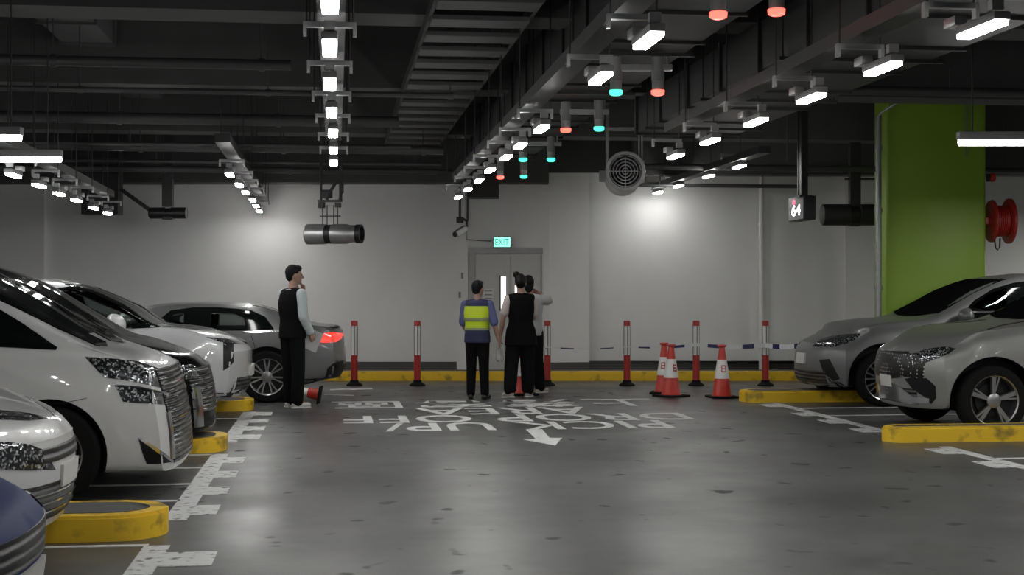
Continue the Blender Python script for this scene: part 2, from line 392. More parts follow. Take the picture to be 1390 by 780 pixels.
q = at(1240, 126, 19.9); tube(b, [(p.x, p.y, 3.96), (p.x+.02, p.y-.03, 4.02), tuple(q)], .02, 8)
for z in (1.5, 2.6, 3.5): cyl(b, (p.x, p.y, z), (p.x, p.y, z+.06), .056, n=14)
tag(finish('water_pipe', b, M['galv']), 'grey vertical pipe standing left of the green column', 'pipe')
# hose reel, beacon
h0 = at(1341, 300, 20.5)
hr = thing('hose_reel', h0, 'red fire hose reel on right side of green column', 'hose reel', rz=-TH)
for nm, prof, m in (('drum', [(.0, .10), (.02, .10), (.02, .20), (.30, .20), (.30, .1)], 'redpaint'),
                    ('back_flange', [(.03, .0), (.03, .30), (.06, .31), (.08, .27), (.085, 0)], 'redpaint'),
                    ('front_flange', [(.255, 0), (.26, .27), (.28, .325), (.32, .325), (.335, .25), (.325, .1), (.33, 0)], 'redpaint')):
    b = bmesh.new(); lathe(b, (0, 0, 0), (1, 0, 0), prof, 28); finish(nm, b, M[m], hr)
b = bmesh.new()
for k in range(6): lathe(b, (.10+.026*k, 0, 0), (1, 0, 0), [(.0, .205), (.006, .225), (.018, .225), (.024, .205)], 24)
finish('hose', b, M['redplastic'], hr)
b = bmesh.new(); tube(b, [(.06, -.1, -.2), (.06, -.12, -.3), (.07, -.12, -.39), (.10, -.12, -.42), (.13, -.12, -.38), (.14, -.1, -.25)], .012, 8); finish('nozzle_hose', b, M['black'], hr)
b = bmesh.new(); box(b, -.05, -.05, -.05, .03, .05, .05, .005); finish('wall_bracket', b, M['redpaint'], hr)
s0 = at(1341, 241, 20.5)
sb = thing('alarm_sounder', s0, 'small red alarm sounder above the hose reel on green column', 'alarm', rz=-TH)
b = bmesh.new(); lathe(b, (-.01, 0, 0), (1, 0, 0), [(0, .06), (.03, .06), (.035, .045)], 18); finish('base', b, M['black'], sb)
b = bmesh.new(); lathe(b, (.025, 0, 0), (1, 0, 0), [(0, .05), (.03, .065), (.07, .06), (.085, .03), (.085, 0)], 18); finish('horn', b, M['redplastic'], sb)
# ------------------------------------------------------------------ ceiling: beams, ducts, services
for i, (Y, zb, d) in enumerate(((7.2, 3.8, .5), (11.9, 3.8, .55), (16.3, 3.8, .55), (20.6, 3.75, .5))):
    bm = bmesh.new(); box(bm, XL, Y, zb, XR, Y+d, 4.7); struct('ceiling_beam', bm, M['beam'], smooth=False)
bm = bmesh.new()
prism(bm, plan([(-330, 23.6), (745, 23.6)], back=.5), 3.28, 4.7); struct('ceiling_beam', bm, M['beam'], smooth=False)
bm = bmesh.new(); prism(bm, plan([(745, 24.0), (860, 24.0)], back=.12), 3.48, 4.7); struct('ceiling_beam', bm, M['beam'], smooth=False)
bm = bmesh.new(); prism(bm, plan([(860, 23.0), (1620, 23.0)], back=.4), 3.36, 4.7); struct('ceiling_beam', bm, M['beam'], smooth=False)
def ductbox(name, x0, x1, y0, y1, z0, z1, m, label, cat, flange=1.2):
    o = thing(name, ((x0+x1)/2, (y0+y1)/2, z0), label, cat)
    b = bmesh.new(); cbox(b, (0, 0, (z1-z0)/2), (x1-x0, y1-y0, z1-z0), .01); finish('duct_body', b, M[m], o)
    y = y0+.4
    while y < y1:
        b = bmesh.new(); cbox(b, (0, y-(y0+y1)/2, (z1-z0)/2), (x1-x0+.05, .035, z1-z0+.05)); y += flange; finish('flange', b, M[m], o, smooth=False)
    y = y0+.9
    while y < y1:
        b = bmesh.new()
        for sx in (-1, 1):
            cyl(b, (sx*((x1-x0)/2+.04), y-(y0+y1)/2, -.03), (sx*((x1-x0)/2+.04), y-(y0+y1)/2, 4.7-z0), .008, n=6)
        cbox(b, (0, y-(y0+y1)/2, -.025), (x1-x0+.14, .04, .03)); y += 2.4
        finish('hanger', b, M['darkgrey'], o, smooth=False)
    return o
ductbox('air_duct', 2.02, 2.95, 6, 21.6, 3.5, 4.05, 'blackduct', 'wide black air duct above the lamps over the lane', 'air duct')
ductbox('air_duct', 3.5, 4.7, 5, 16.4, 3.32, 3.72, 'duct', 'flat grey air duct above the lamp row near the green column', 'air duct')
ductbox('air_duct', -2.95, -2.4, 6, 21.2, 4.2, 4.5, 'slat', 'narrow grey duct high above the parked cars on the left', 'air duct')
ductbox('air_duct', -1.75, -.4, 9, 14.2, 4.15, 4.45, 'blackduct', 'shallow black duct above the lamp row over the left lane edge', 'air duct')
# ladder of cable-tray boards beside the black duct
ct = thing('cable_ladder', (1.19, 14, 3.71), 'wide slatted cable ladder left of the black air duct', 'cable ladder')
for s in (-1, 1):
    b = bmesh.new(); cbox(b, (s*.41, 0, .06), (.03, 15.6, .1)); finish('side_rail', b, M['duct'], ct, smooth=False)
for k in range(21):
    b = bmesh.new(); cbox(b, (0, -7.5+k*.74, 0), (.80, .34, .04), .005); finish('rung_board', b, M['slat'], ct, smooth=False)
# transverse pipes and conduits
pipes = [(-9, -.4, 13.6, 3.62, .05, 'pipe'), (-9, 1.2, 15.0, 3.55, .03, 'pipe'), (-9, .8, 17.7, 3.58, .07, 'pipe'),
         (-9, 1.0, 18.6, 3.36, .025, 'pipe'), (-9, 1.5, 19.6, 3.42, .06, 'pipe'), (-9, 1.6, 21.3, 3.38, .025, 'pipe'),
         (-9, 1.6, 22.2, 3.34, .05, 'pipe'), (-1.5, 1.9, 22.8, 3.40, .03, 'pipe')]
for i, (x0, x1, Y, z, r, m) in enumerate(pipes):
    b = bmesh.new(); cyl(b, (x0, Y, z), (x1, Y, z), r, n=12)
    x = x0+.7
    while x < x1:
        lathe(b, (x, Y, z), (1, 0, 0), [(0, r*1.25), (.05, r*1.25)], 12); cyl(b, (x+.02, Y, z), (x+.02, Y, 4.7), .008, n=6); x += 1.9
    tag(finish('ceiling_pipe', b, M[m]), '%s of the crosswise ceiling pipes over the left bays, counted from the camera' % ORD[i], 'pipe', 'crosswise ceiling pipes')
for i, (x0, x1, Y, z, r, m) in enumerate([(4.3, 11.5, 20.2, 3.28, .045, 'pipe'), (4.6, 7.6, 22.4, 3.18, .03, 'pipe'), (4.5, 12, 15.1, 3.7, .05, 'pipe')]):
    b = bmesh.new(); cyl(b, (x0, Y, z), (x1, Y, z), r, n=12); x = x0+.6
    while x < x1:
        cyl(b, (x, Y, z), (x, Y, 4.7), .008, n=6); x += 1.7
    if i == 1: cyl(b, (x1-.02, Y, z+.01), (x1-.02, Y, z-.35), r, n=12)
    tag(finish('ceiling_pipe', b, M[m]), ['crosswise grey pipe in front of green column top', 'thin galvanised pipe with a short drop near far right wall', 'high crosswise pipe above the flat grey duct'][i], 'pipe')
# ------------------------------------------------------------------ lamps
def lamp_at(px, py, up=1.3):
    return at(px, py, up*F/(HY-py))
def make_lamp(L=.42):
    root = thing('batten_lamp', (0, 0, 0), 'x', 'lamp')
    b = bmesh.new(); box(b, -.044, -L/2-.015, .015, .044, L/2+.015, .06, .012); finish('housing', b, M['greypaint'], root)
    b = bmesh.new(); box(b, -.037, -L/2, -.006, .037, L/2, .017, .005); finish('diffuser', b, M['lamp'], root)
    b = bmesh.new(); cbox(b, (0, L/2+.16, .20), (.30, .045, .03)); cbox(b, (-.14, L/2+.16, .17), (.02, .05, .07)); cbox(b, (.14, L/2+.16, .17), (.02, .05, .07)); finish('mounting_bracket', b, M['galv'], root, smooth=False)
    b = bmesh.new(); cbox(b, (0, -L/2+.06, .10), (.06, .05, .05)); finish('end_clip', b, M['galv'], root, smooth=False)
    b = bmesh.new(); cbox(b, (0, L/2+.1, .10), (.07, .14, .05), .006); finish('driver_box', b, M['steel'], root)
    b = bmesh.new()
    for sx in (-.13, .13):
        b = bmesh.new(); cyl(b, (sx, L/2+.16, .2), (sx, L/2+.16, 1.55), .006, n=6); finish('hanger_rod', b, M['darkgrey'], root)
    return root
LAMP0 = make_lamp()
first = [True]
def copy_thing(root, loc, rz=None, label=None, group=None):
    r = root.copy(); COL.objects.link(r); r.location = loc
    if rz is not None: r.rotation_euler = (0, 0, rz)
    if label: r['label'] = label
    if group: r['group'] = group
    for ch in list(root.children):
        c = ch.copy(); COL.objects.link(c); c.parent = r
        for g in list(ch.children):
            d = g.copy(); COL.objects.link(d); d.parent = c
    return r
def put_lamp(p, label, group):
    if first[0]:
        first[0] = False; LAMP0.location = p; LAMP0['label'] = label; LAMP0['group'] = group; return LAMP0
    return copy_thing(LAMP0, p, 0, label, group)
rows = [('over left edge of lane', [(448, 6), (447.5, 67), (447.5, 116), (450, 154), (452, 182), (452.5, 205), (453, 222)]),
        ('beside black air duct mid lane', [(880, 57), (815, 108), (735, 176), (706, 199), (687, 215), (665, 232), (650, 246), (635, 258), (622, 268)]),
        ('leading towards green column', [(1333, 42), (1198, 95), (1101, 135), (1026, 167), (964, 193), (917, 213)]),
        ('over far right bays by the wall', [(1003, 227), (962, 240), (921, 253), (893, 262)]),
        ('over far left bays', [(312, 238), (325, 252), (333.5, 262), (343, 272), (347.5, 280), (352, 287)]),
        ('above cars at left frame edge', [(18, 239), (53, 253), (80, 264), (104, 273), (127, 283), (146, 290)])]
LAMPS = {}
for nm, pts in rows:
    ps = []; up = {'over far right bays by the wall': 1.64, 'over far left bays': 1.30, 'above cars at left frame edge': 1.12}.get(nm, 1.3)
    for i, (x, y) in enumerate(pts):
        p = lamp_at(x, y, up); ps.append(p)
        put_lamp(p, '%s lit batten lamp in the row %s' % (ORD[i] if i else 'nearest', nm), 'lamp row '+nm)
    LAMPS[nm] = ps
# trunking that carries each row
for nm, ps in LAMPS.items():
    b = bmesh.new(); a, z = ps[0], ps[-1]
    d = (z-a).normalized(); h = Vector((0, 0, .12 if 'wall' in nm else .30))
    strut(b, a-d*1.2+h, z+d*.15+h, .16, .09)
    tag(finish('cable_trunking', b, M['darkgrey'], smooth=False), 'dark cable trunking above the lamp row %s' % nm, 'trunking')
# long tube lamps
def tube_lamp(x0, x1, py, w, label):
    p, q = at(x0, py, w), at(x1, py, w); L = (q-p).length; o = thing('tube_lamp', (p+q)/2, label, 'lamp', 'hanging tube lamps', -TH)
    b = bmesh.new(); box(b, -L/2, -.045, .02, L/2, .045, .085, .008); finish('housing', b, M['greypaint'], o)
    b = bmesh.new(); cyl(b, (-L/2+.01, 0, 0), (L/2-.01, 0, 0), .028, n=12); finish('tube', b, M['tube'], o)
    b = bmesh.new()
    for s in (-.4, .4): cyl(b, (s*L, 0, .08), (s*L, 0, 4.7-p.z), .006, n=6)
    finish('hanger_rod', b, M['darkgrey'], o)
tube_lamp(-120, 30, 187, 11.2, 'short visible tube lamp at left frame edge, higher of two')
tube_lamp(-110, 84, 216, 13.0, 'long lit tube lamp at left, lower of two')
tube_lamp(1300, 1500, 193, 11.6, 'long lit tube lamp hanging in front of green column')
# ------------------------------------------------------------------ bay indicators
def make_ind():
    o = thing('bay_indicator', (0, 0, 0), 'x', 'indicator light')
    b = bmesh.new(); lathe(b, (0, 0, .0), (0, 0, 1), [(.10, .045), (.10, .055), (.30, .055), (.30, .02)], 16); finish('sensor_body', b, M['greypaint'], o)
    b = bmesh.new(); lathe(b, (0, 0, .0), (0, 0, 1), [(.022, .05), (.10, .05)], 16); finish('clear_ring', b, M['steel'], o)
    b = bmesh.new(); lathe(b, (0, 0, 0), (0, 0, 1), [(-.022, 0), (-.022, .035), (-.012, .055), (.02, .058), (.024, .048)], 16); finish('light_ring', b, M['red_led'], o)
    b = bmesh.new(); cyl(b, (0, 0, 0), (0, 0, 1), .018, n=8); dr = finish('drop_rod', b, M['greypaint'], o); dr.location.z = .29
    return o
def set_rod(o, top=3.505):
    for ch in o.children:
        if ch.name.startswith('drop_rod'): ch.scale.z = top-o.location.z-.29
inds = [(975, 21, 9.0, 'r', 'nearest red bay indicator, left of the pair at top'), (1054, 17, 9.3, 'r', 'rightmost red bay indicator at top of the picture'),
        (836, 126, 12, 'g', 'largest green bay indicator beside second mid-lane lamp'), (893, 126, 12, 'r', 'red bay indicator right of the largest green one'),
        (768, 177, 15, 'r', 'red bay indicator beyond the second mid-lane lamp'), (813, 175, 15, 'g', 'green bay indicator above the left side of round jet fan'),
        (710, 217, 18.5, 'g', 'green bay indicator, left of the far green pair'), (748, 217, 18.5, 'g', 'green bay indicator, right of the far green pair'),
        (679, 241, 21.5, 'r', 'farthest and smallest red bay indicator'), (711, 240, 21.5, 'g', 'farthest and lowest green bay indicator')]
for c in 'rg':
    proto = make_ind(); n = 0
    if c == 'g':
        for ch in proto.children:
            if ch.name.startswith('light_ring'): ch.data.materials.clear(); ch.data.materials.append(M['green_led'])
    for px, py, w, k, lab in inds:
        if k != c: continue
        p = at(px, py, w)
        if n == 0: proto.location = p; proto['label'] = lab; proto['group'] = 'bay indicator lights'; set_rod(proto)
        else: set_rod(copy_thing(proto, p, 0, lab, 'bay indicator lights'))
        n += 1
for i, (x0, x1, py, w) in enumerate(((836, 912, 92, 12.0), (760, 826, 152, 15.0), (690, 762, 195, 18.5))):
    p, q = at(x0, py, w), at(x1, py, w); b = bmesh.new(); strut(b, p, q, .08, .05)
    for t in (.08, .92):
        s = p.lerp(q, t); cyl(b, s, (s.x, s.y, 3.5 if 2.0 < s.x < 2.98 else 4.7), .01, n=6)
    tag(finish('indicator_rail', b, M['galv'], smooth=False), '%s galvanised cross rail holding a pair of bay indicators' % ORD[i], 'rail')
# ------------------------------------------------------------------ jet fans
f0 = at(849, 232, 18.4)
jf = thing('jet_fan', f0, 'round jet fan facing the camera under the ceiling', 'fan', rz=-.165)
b = bmesh.new(); lathe(b, (0, 0, 0), (0, 1, 0), [(0, .215), (0, .255), (.03, .262), (.12, .255), (.25, .24), (.9, .24), (1.1, .25), (1.1, .21), (.9, .2), (.3, .2)], 36, closed=True); finish('fan_casing', b, M['steel'], jf)
b = bmesh.new()
for r in (.04, .08, .12, .16, .2):
    lathe(b, (0, .02, 0), (0, 1, 0), [(0, r-.005), (.01, r-.005), (.01, r+.005), (0, r+.005)], 28, closed=True)
for k in range(2):
    a = math.pi/2*k; cyl(b, (-.22*math.cos(a), .02, -.22*math.sin(a)), (.22*math.cos(a), .02, .22*math.sin(a)), .007, n=6)
finish('fan_guard', b, M['steel'], jf)
b = bmesh.new(); lathe(b, (0, .3, 0), (0, 1, 0), [(0, 0), (.0, .06), (.2, .07), (.2, 0)], 16)
lathe(b, (0, .48, 0), (0, 1, 0), [(0, 0), (0, .205), (.02, .205), (.02, 0)], 28)
for k in range(7):
    a = 2*math.pi*k/7; strut(b, (.05*math.cos(a), .38, .05*math.sin(a)), (.19*math.cos(a), .40, .19*math.sin(a)), .09, .012)
finish('impeller', b, M['black'], jf, smooth=False)
b = bmesh.new()
for sx in (-.22, .22):
    cyl(b, (sx, .15, .1), (sx, .15, 4.7-f0.z), .012, n=8); cyl(b, (sx, .95, .1), (sx, .95, 4.7-f0.z), .012, n=8); cbox(b, (sx, .15, .12), (.06, .06, .05))
cbox(b, (0, .15, .56), (.52, .05, .04)); finish('hanger', b, M['steel'], jf)
b = bmesh.new(); cbox(b, (-.30, .1, -.06), (.08, .12, .14), .008); finish('junction_box', b, M['greypaint'], jf)
def cross_fan(px, py, w, L, r, m, label, wires=True, rz=0, split=True):
    p = at(px, py, w); o = thing('jet_fan', p, label, 'fan', rz=rz)
    b = bmesh.new()
    if split:
        lathe(b, (-L/2, 0, 0), (1, 0, 0), [(0, r*.85), (.02, r), (L*.34, r), (L*.36, r*.98)], 28)
        finish('left_silencer', b, M[m], o); b = bmesh.new()
        lathe(b, (-L*.14, 0, 0), (1, 0, 0), [(0, r*.93), (L*.12, r*.93)], 28); finish('motor_section', b, M['black'], o); b = bmesh.new()
        lathe(b, (-L*.03, 0, 0), (1, 0, 0), [(0, r*.97), (L*.26, r*.97), (L*.30, r*.86), (L*.44, r*.84)], 28); finish('right_silencer', b, M[m], o); b = bmesh.new()
        lathe(b, (L*.40, 0, 0), (1, 0, 0), [(0, r*.84), (.0, r*.92), (L*.09, r*.92), (L*.09, r*.78), (L*.02, r*.74), (L*.02, 0)], 28); finish('outlet_ring', b, M['black'], o)
    else:
        lathe(b, (-L/2, 0, 0), (1, 0, 0), [(0, r*.8), (.02, r), (L*.42, r), (L*.43, r*.9)], 28); finish('left_silencer', b, M[m], o); b = bmesh.new()
        lathe(b, (-L*.075, 0, 0), (1, 0, 0), [(0, r*.86), (L*.15, r*.86)], 28); finish('motor_section', b, M['black'], o); b = bmesh.new()
        lathe(b, (L*.07, 0, 0), (1, 0, 0), [(0, r*.9), (.01, r), (L*.42, r), (L*.43, r*.8)], 28); finish('right_silencer', b, M[m], o)
    if wires:
        b = bmesh.new(); top = 4.7-p.z
        for x in (-.17, -.1, .0, .06):
            cyl(b, (x, -.02, r*.8), (x, -.02, .42), .007, n=6)
        cbox(b, (-.06, 0, .26), (.30, .06, .015)); cbox(b, (-.19, 0, .42), (.08, .08, .08)); cbox(b, (.06, 0, .42), (.07, .08, .07)); cbox(b, (-.06, 0, .48), (.34, .1, .03))
        cyl(b, (-.2, 0, .48), (-.2, 0, top), .02, n=8); cyl(b, (.1, 0, .48), (.1, 0, top), .025, n=8)
        tube(b, [(-.1, -.04, .5), (-.05, -.05, .6), (.03, -.05, .72), (.1, -.05, .76), (.14, -.05, .7), (.14, -.05, .6), (.1, -.04, .5)], .025, 8)
        cbox(b, (-.12, 0, .58), (.16, .12, .12), .02); finish('hanger', b, M['darkgrey'], o, smooth=False)
    else:
        b = bmesh.new(); cbox(b, (0, 0, (4.7-p.z)/2+.05), (.16, .14, 4.7-p.z-.1)); cbox(b, (.1, .0, .55), (.5, .03, .03)); cbox(b, (0, 0, -r*.9), (.16, .12, .05)); finish('hanger', b, M['darkgrey'], o, smooth=False)
    return o
cross_fan(453.5, 317.5, 20.6, .86, .148, 'steel', 'silvery jet fan hanging crosswise in front of bright far wall', rz=-TH-.22)
cross_fan(1160, 291.5, 21.8, 1.02, .165, 'darkgrey', 'dark two-barrel jet fan hanging left of the green column', wires=False, rz=-TH, split=False)
dfn = cross_fan(228, 289, 22.6, .6, .09, 'black', 'small black jet fan far left below ceiling', wires=False, rz=-TH, split=False)
b = bmesh.new(); strut(b, at(163, 256, 22.6), at(212, 291, 22.6), .05, .06); tag(finish('diagonal_strut', b, M['black'], smooth=False), 'black diagonal strut sloping down to the small black fan', 'strut')
b = bmesh.new(); wbox(b, 110, 160, 127, 292, 23.0, 0, .3); tag(finish('duct_stub', b, M['duct'], smooth=False), 'dark grey hanging box at the far end of left lamp row', 'duct box')
b = bmesh.new(); wbox(b, 634, 677, 112, 270, 22.6, 0, .5); tag(finish('duct_stub', b, M['blackduct'], smooth=False), 'black hanging duct end above the exit sign', 'duct box')
# LED guidance sign
g = at(1091, 281.5, 18.2)
gs = thing('guidance_sign', g, 'hanging box sign with lit white digits left of the dark jet fan', 'sign')
dY = .62
b = bmesh.new(); box(b, 0, 0, -.155, .16, dY, .155, .006); finish('casing', b, M['black'], gs)
b = bmesh.new(); box(b, -.004, .02, -.14, .001, dY-.02, .14); finish('screen', b, M['greypaint'], gs, smooth=False)
b = text_bm('64', .2, .001); fit(b, .12, .46, -.09, .05)
for v in b.verts: v.co = Vector((-.0055-v.co.z, dY-.06-v.co.x+.02, v.co.y))
finish('lit_digits', b, M['led_white'], gs, smooth=False)
b = bmesh.new(); box(b, -.006, .32, .06, -.004, .44, .12); finish('red_mark', b, M['led_red'], gs, smooth=False)
b = bmesh.new(); cbox(b, (-.06+.1, .12, .8), (.085, .085, 1.3)); cbox(b, (.04-.07, .12, .8), (.02, .02, 1.3)); cbox(b, (.04, .12, .152), (.16, .16, .03)); finish('hanger_post', b, M['black'], gs, smooth=False)
# CCTV camera
c = at(624, 303, 23.7)
cc = thing('security_camera', c, 'small grey security camera hanging left above the exit sign', 'camera', rz=-TH)
b = bmesh.new(); cyl(b, (.0, .1, .1), (.0, .1, .8), .02, n=8); cyl(b, (.13, .1, .05), (.13, .1, .8), .015, n=8); cbox(b, (0, .1, .06), (.12, .1, .1), .01); tube(b, [(.05, .08, .08), (.12, .06, .04), (.12, .05, -.04), (.07, .04, -.1)], .022, 8); finish('mount', b, M['darkgrey'], cc)
b = bmesh.new(); strut(b, (.09, .05, -.07), (-.07, -.12, -.19), .10, .09); bmesh.ops.bevel(b, geom=b.edges[:], offset=.01, segments=2, affect='EDGES'); finish('camera_body', b, M['steel'], cc)
b = bmesh.new(); cyl(b, (-.06, -.11, -.18), (-.085, -.135, -.20), .042, n=14); finish('lens', b, M['black'], cc)
# ------------------------------------------------------------------ floor markings, kerbs
def mark(name, polys, label, m='white_mark', z=.004, cat='floor marking', group=None):
    bm = bmesh.new()
    for p in polys: prism(bm, p, 0.0, z)
    return tag(finish(name, bm, M[m], smooth=False), label, cat, group)
def rect(x0, x1, y0, y1): return [(x0, y0), (x1, y0), (x1, y1), (x0, y1)]
def teeth(xs0, xs1, xt, ys, y0, y1, label, group):
    """stripe xs0..xs1 with teeth out to xt as one outline"""
    lo, hi = .21, .21
    right = xt > xs1
    pts = []
    if right:
        pts = [(xs0, y0), (xs1, y0)]
        for y in ys: pts += [(xs1, y-lo), (xt, y-lo), (xt, y+hi), (xs1, y+hi)]
        pts += [(xs1, y1), (xs0, y1)]
    else:
        pts = [(xs0, y0), (xs1, y0), (xs1, y1), (xs0, y1)]
        for y in ys[::-1]: pts += [(xs0, y+hi), (xt, y+hi), (xt, y-lo), (xs0, y-lo)]
    bm = bmesh.new(); vs = [bm.verts.new((x, y, .004)) for x, y in pts]
    f = bm.faces.new(vs); r = bmesh.ops.extrude_face_region(bm, geom=[f])
    for v in r['geom']:
        if isinstance(v, bmesh.types.BMVert): v.co.z = 0
    return tag(finish('toothed_marking', bm, M['white_tooth'], smooth=False), label, 'floor marking', group)
G = 'toothed white bay-edge markings'
teeth(-1.10, -.95, -.66, [7.15, 8.08], 6.5, 8.52, 'toothed white bay marking in front of nearest left kerb', G)
teeth(-1.10, -.95, -.78, [9.87, 10.80, 11.75, 12.72], 9.45, 13.2, 'toothed white bay marking beside the nearest white van', G)
teeth(-1.10, -.95, -.74, [14.72, 15.62, 16.5, 17.42], 14.2, 17.7, 'toothed white bay marking beside the white SUV', G)
teeth(5.72, 5.84, 5.52, [14.6, 15.6, 16.55, 17.85], 14.3, 18.3, 'toothed white bay marking in front of the right-hand grey SUV', G)
teeth(5.72, 5.84, 5.52, [10.6, 11.6, 12.6], 10.2, 12.95, 'toothed white bay marking in front of nearest right kerb', G)
for i, (x, y) in enumerate([(128, 741.5), (180, 680.5), (220, 657.5), (258, 635), (290, 617), (300, 568)]):
    Y = gnd(x, y).y
    mark('bay_line', [rect(-6.2, -1.08, Y-.03, Y+.03)], '%s thin white bay line on the left, counted from the camera' % ORD[i], group='thin bay lines')
for i, (x, y) in enumerate([(1365, 622), (1210, 563), (1135, 553.5)]):
    Y = gnd(x, y).y
    mark('bay_line', [rect(5.8, 11, Y-.03, Y+.03)], '%s thin white bay line on the right, counted from the camera' % ORD[i], group='thin bay lines')
a, b_ = gnd(448, 528.5), gnd(505, 527.5)
mark('bay_line', [[(a.x, a.y-.12), (b_.x, b_.y-.12), (b_.x, b_.y+.08), (a.x, a.y+.08)]], 'short white line on floor before leftmost bollard')
a, b_ = gnd(440, 535.5), gnd(480, 536.5)
mark('bay_line', [[(a.x, a.y-.06), (b_.x, b_.y-.06), (b_.x, b_.y+.05), (a.x, a.y+.05)]], 'short white line on floor behind the grey car')
# floor lettering, read from the far side (upside-down for the camera)
def lettering(txt, px0, px1, py_far, py_near, label, sp=1.0):
    pm = (px0+px1)/2
    yn, yf = gnd(pm, py_near).y, gnd(pm, py_far).y
    # letters run right to left for the camera: rotate by 180 degrees about the vertical
    bm = text_bm(txt, 1, .002, sp)
    ym = (yn+yf)/2
    xa = atY_ground_x(px0, ym); xb = atY_ground_x(px1, ym)
    fit(bm, -(xb-xa)/2, (xb-xa)/2, -(yf-yn)/2, (yf-yn)/2)
    for v in bm.verts: v.co = Vector(((xa+xb)/2-v.co.x, ym-v.co.y, .003+v.co.z*.5))
    o = finish('floor_lettering', bm, M['white_mark'], smooth=False)
    return tag(o, label, 'floor lettering', 'white words painted on the lane')
def atY_ground_x(px, Y):
    return atY(px, 500, Y).x
lettering('PICK UP/', 521, 905, 572.4, 583.2, 'nearest line of upside-down white floor words, PICK UP')
lettering('DROP OFF', 466, 932, 562.4, 572.1, 'second line of upside-down white floor words, DROP OFF')
lettering('AREA', 567, 800, 553.3, 562.1, 'third line of upside-down white floor words, AREA')
lettering('上落客區', 450, 892, 542.5, 552.9, 'farthest line of floor writing, four large Chinese characters', 1.15)
# arrow towards the camera
A = [(714, 582.5), (736, 582.5), (746, 594.5), (763, 594.5), (754, 604.5), (711, 596.5), (727, 595.5)]
mark('floor_arrow', [[(gnd(x, y).x, gnd(x, y).y) for x, y in A]], 'white arrow on the floor pointing towards the camera', cat='floor marking')
def kerb(x_nose, x_tail, y0, y1, label, h=.13, side=1):
    """raised island: rounded nose at x_nose, flat tail; side=+1 nose points to +X"""
    o = thing('kerb_island', ((x_nose+x_tail)/2, (y0+y1)/2, 0), label, 'kerb', 'yellow kerb islands')
    cx, cy = (x_nose+x_tail)/2, (y0+y1)/2; hw = (y1-y0)/2; L = abs(x_nose-x_tail)
    def outline(ins):
        r = min(.30, hw)-ins*.6; pts = []
        xn = L/2-ins; yy = hw-ins
        for k in range(9):
            a = -math.pi/2+math.pi/2*k/8; pts.append((xn-r+r*math.cos(a), -yy+r+r*math.sin(a)))
        for k in range(9):
            a = math.pi/2*k/8; pts.append((xn-r+r*math.cos(a), yy-r+r*math.sin(a)))
        pts += [(-L/2, yy), (-L/2, -yy)]
        return [(side*x, side*y) for x, y in pts]
    b = bmesh.new(); prism(b, outline(0), 0, h, bev=.02); finish('kerb_edge', b, M['yellow'], o)
    b = bmesh.new(); prism(b, outline(.11), h-.01, h+.004); finish('infill', b, M['concrete'], o, smooth=False)
    return o
kerb(-1.02, -2.05, 8.70, 9.35, 'yellow kerb island under nose of nearest white sedan', .155)
kerb(-1.0, -1.62, 13.28, 14.1, 'yellow kerb island under the black van nose')
kerb(-1.0, -2.0, 17.8, 18.55, 'yellow kerb island beyond the white SUV')
kerb(5.40, 9.6, 13.35, 14.05-.35, 'nearest right yellow kerb island before the pale grey SUV', .15, side=-1)
kerb(5.42, 7.4, 18.33, 18.88, 'far right yellow kerb island beside dark grey SUV nose', .15, side=-1)
bm = bmesh.new(); prism(bm, plan([(440, 23.45), (1330, 23.45)], back=.22), 0, .15, bev=.02)
fk = tag(finish('wall_kerb', bm, M['yellow']), 'long yellow kerb running along foot of the far wall', 'kerb')
bm = bmesh.new(); prism(bm, plan([(440, 23.67), (1330, 23.67)], back=.42), 0, .148); finish('infill', bm, M['concrete'], fk, smooth=False)
# ------------------------------------------------------------------ cars
def pchip(tab):
    xs = [t[0] for t in tab]; ys = [t[1] for t in tab]; n = len(xs)
    h = [xs[i+1]-xs[i] for i in range(n-1)]; d = [(ys[i+1]-ys[i])/h[i] for i in range(n-1)]
    m = [0.0]*n; m[0] = d[0]; m[-1] = d[-1]
    for i in range(1, n-1):
        if d[i-1]*d[i] > 0:
            w1, w2 = 2*h[i]+h[i-1], h[i]+2*h[i-1]; m[i] = (w1+w2)/(w1/d[i-1]+w2/d[i])
    def f(x):
        if x <= xs[0]: return ys[0]
        if x >= xs[-1]: return ys[-1]
        i = 0
        while xs[i+1] < x: i += 1
        t = (x-xs[i])/h[i]
        return ((2*t**3-3*t*t+1)*ys[i]+(t**3-2*t*t+t)*h[i]*m[i]+(-2*t**3+3*t*t)*ys[i+1]+(t**3-t*t)*h[i]*m[i+1])
    return f
def catmull(P, sub):
    out = []; n = len(P)
    for i in range(n-1):
        p0 = P[max(i-1, 0)]; p1 = P[i]; p2 = P[i+1]; p3 = P[min(i+2, n-1)]
        for k in range(sub):
            t = k/sub
            out.append(tuple(.5*((2*p1[j])+(-p0[j]+p2[j])*t+(2*p0[j]-5*p1[j]+4*p2[j]-p3[j])*t*t+(-p0[j]+3*p1[j]-3*p2[j]+p3[j])*t**3) for j in (0, 1)))
    out.append(P[-1]); return out
def sm(t):
    t = max(0, min(1, t)); return t*t*(3-2*t)
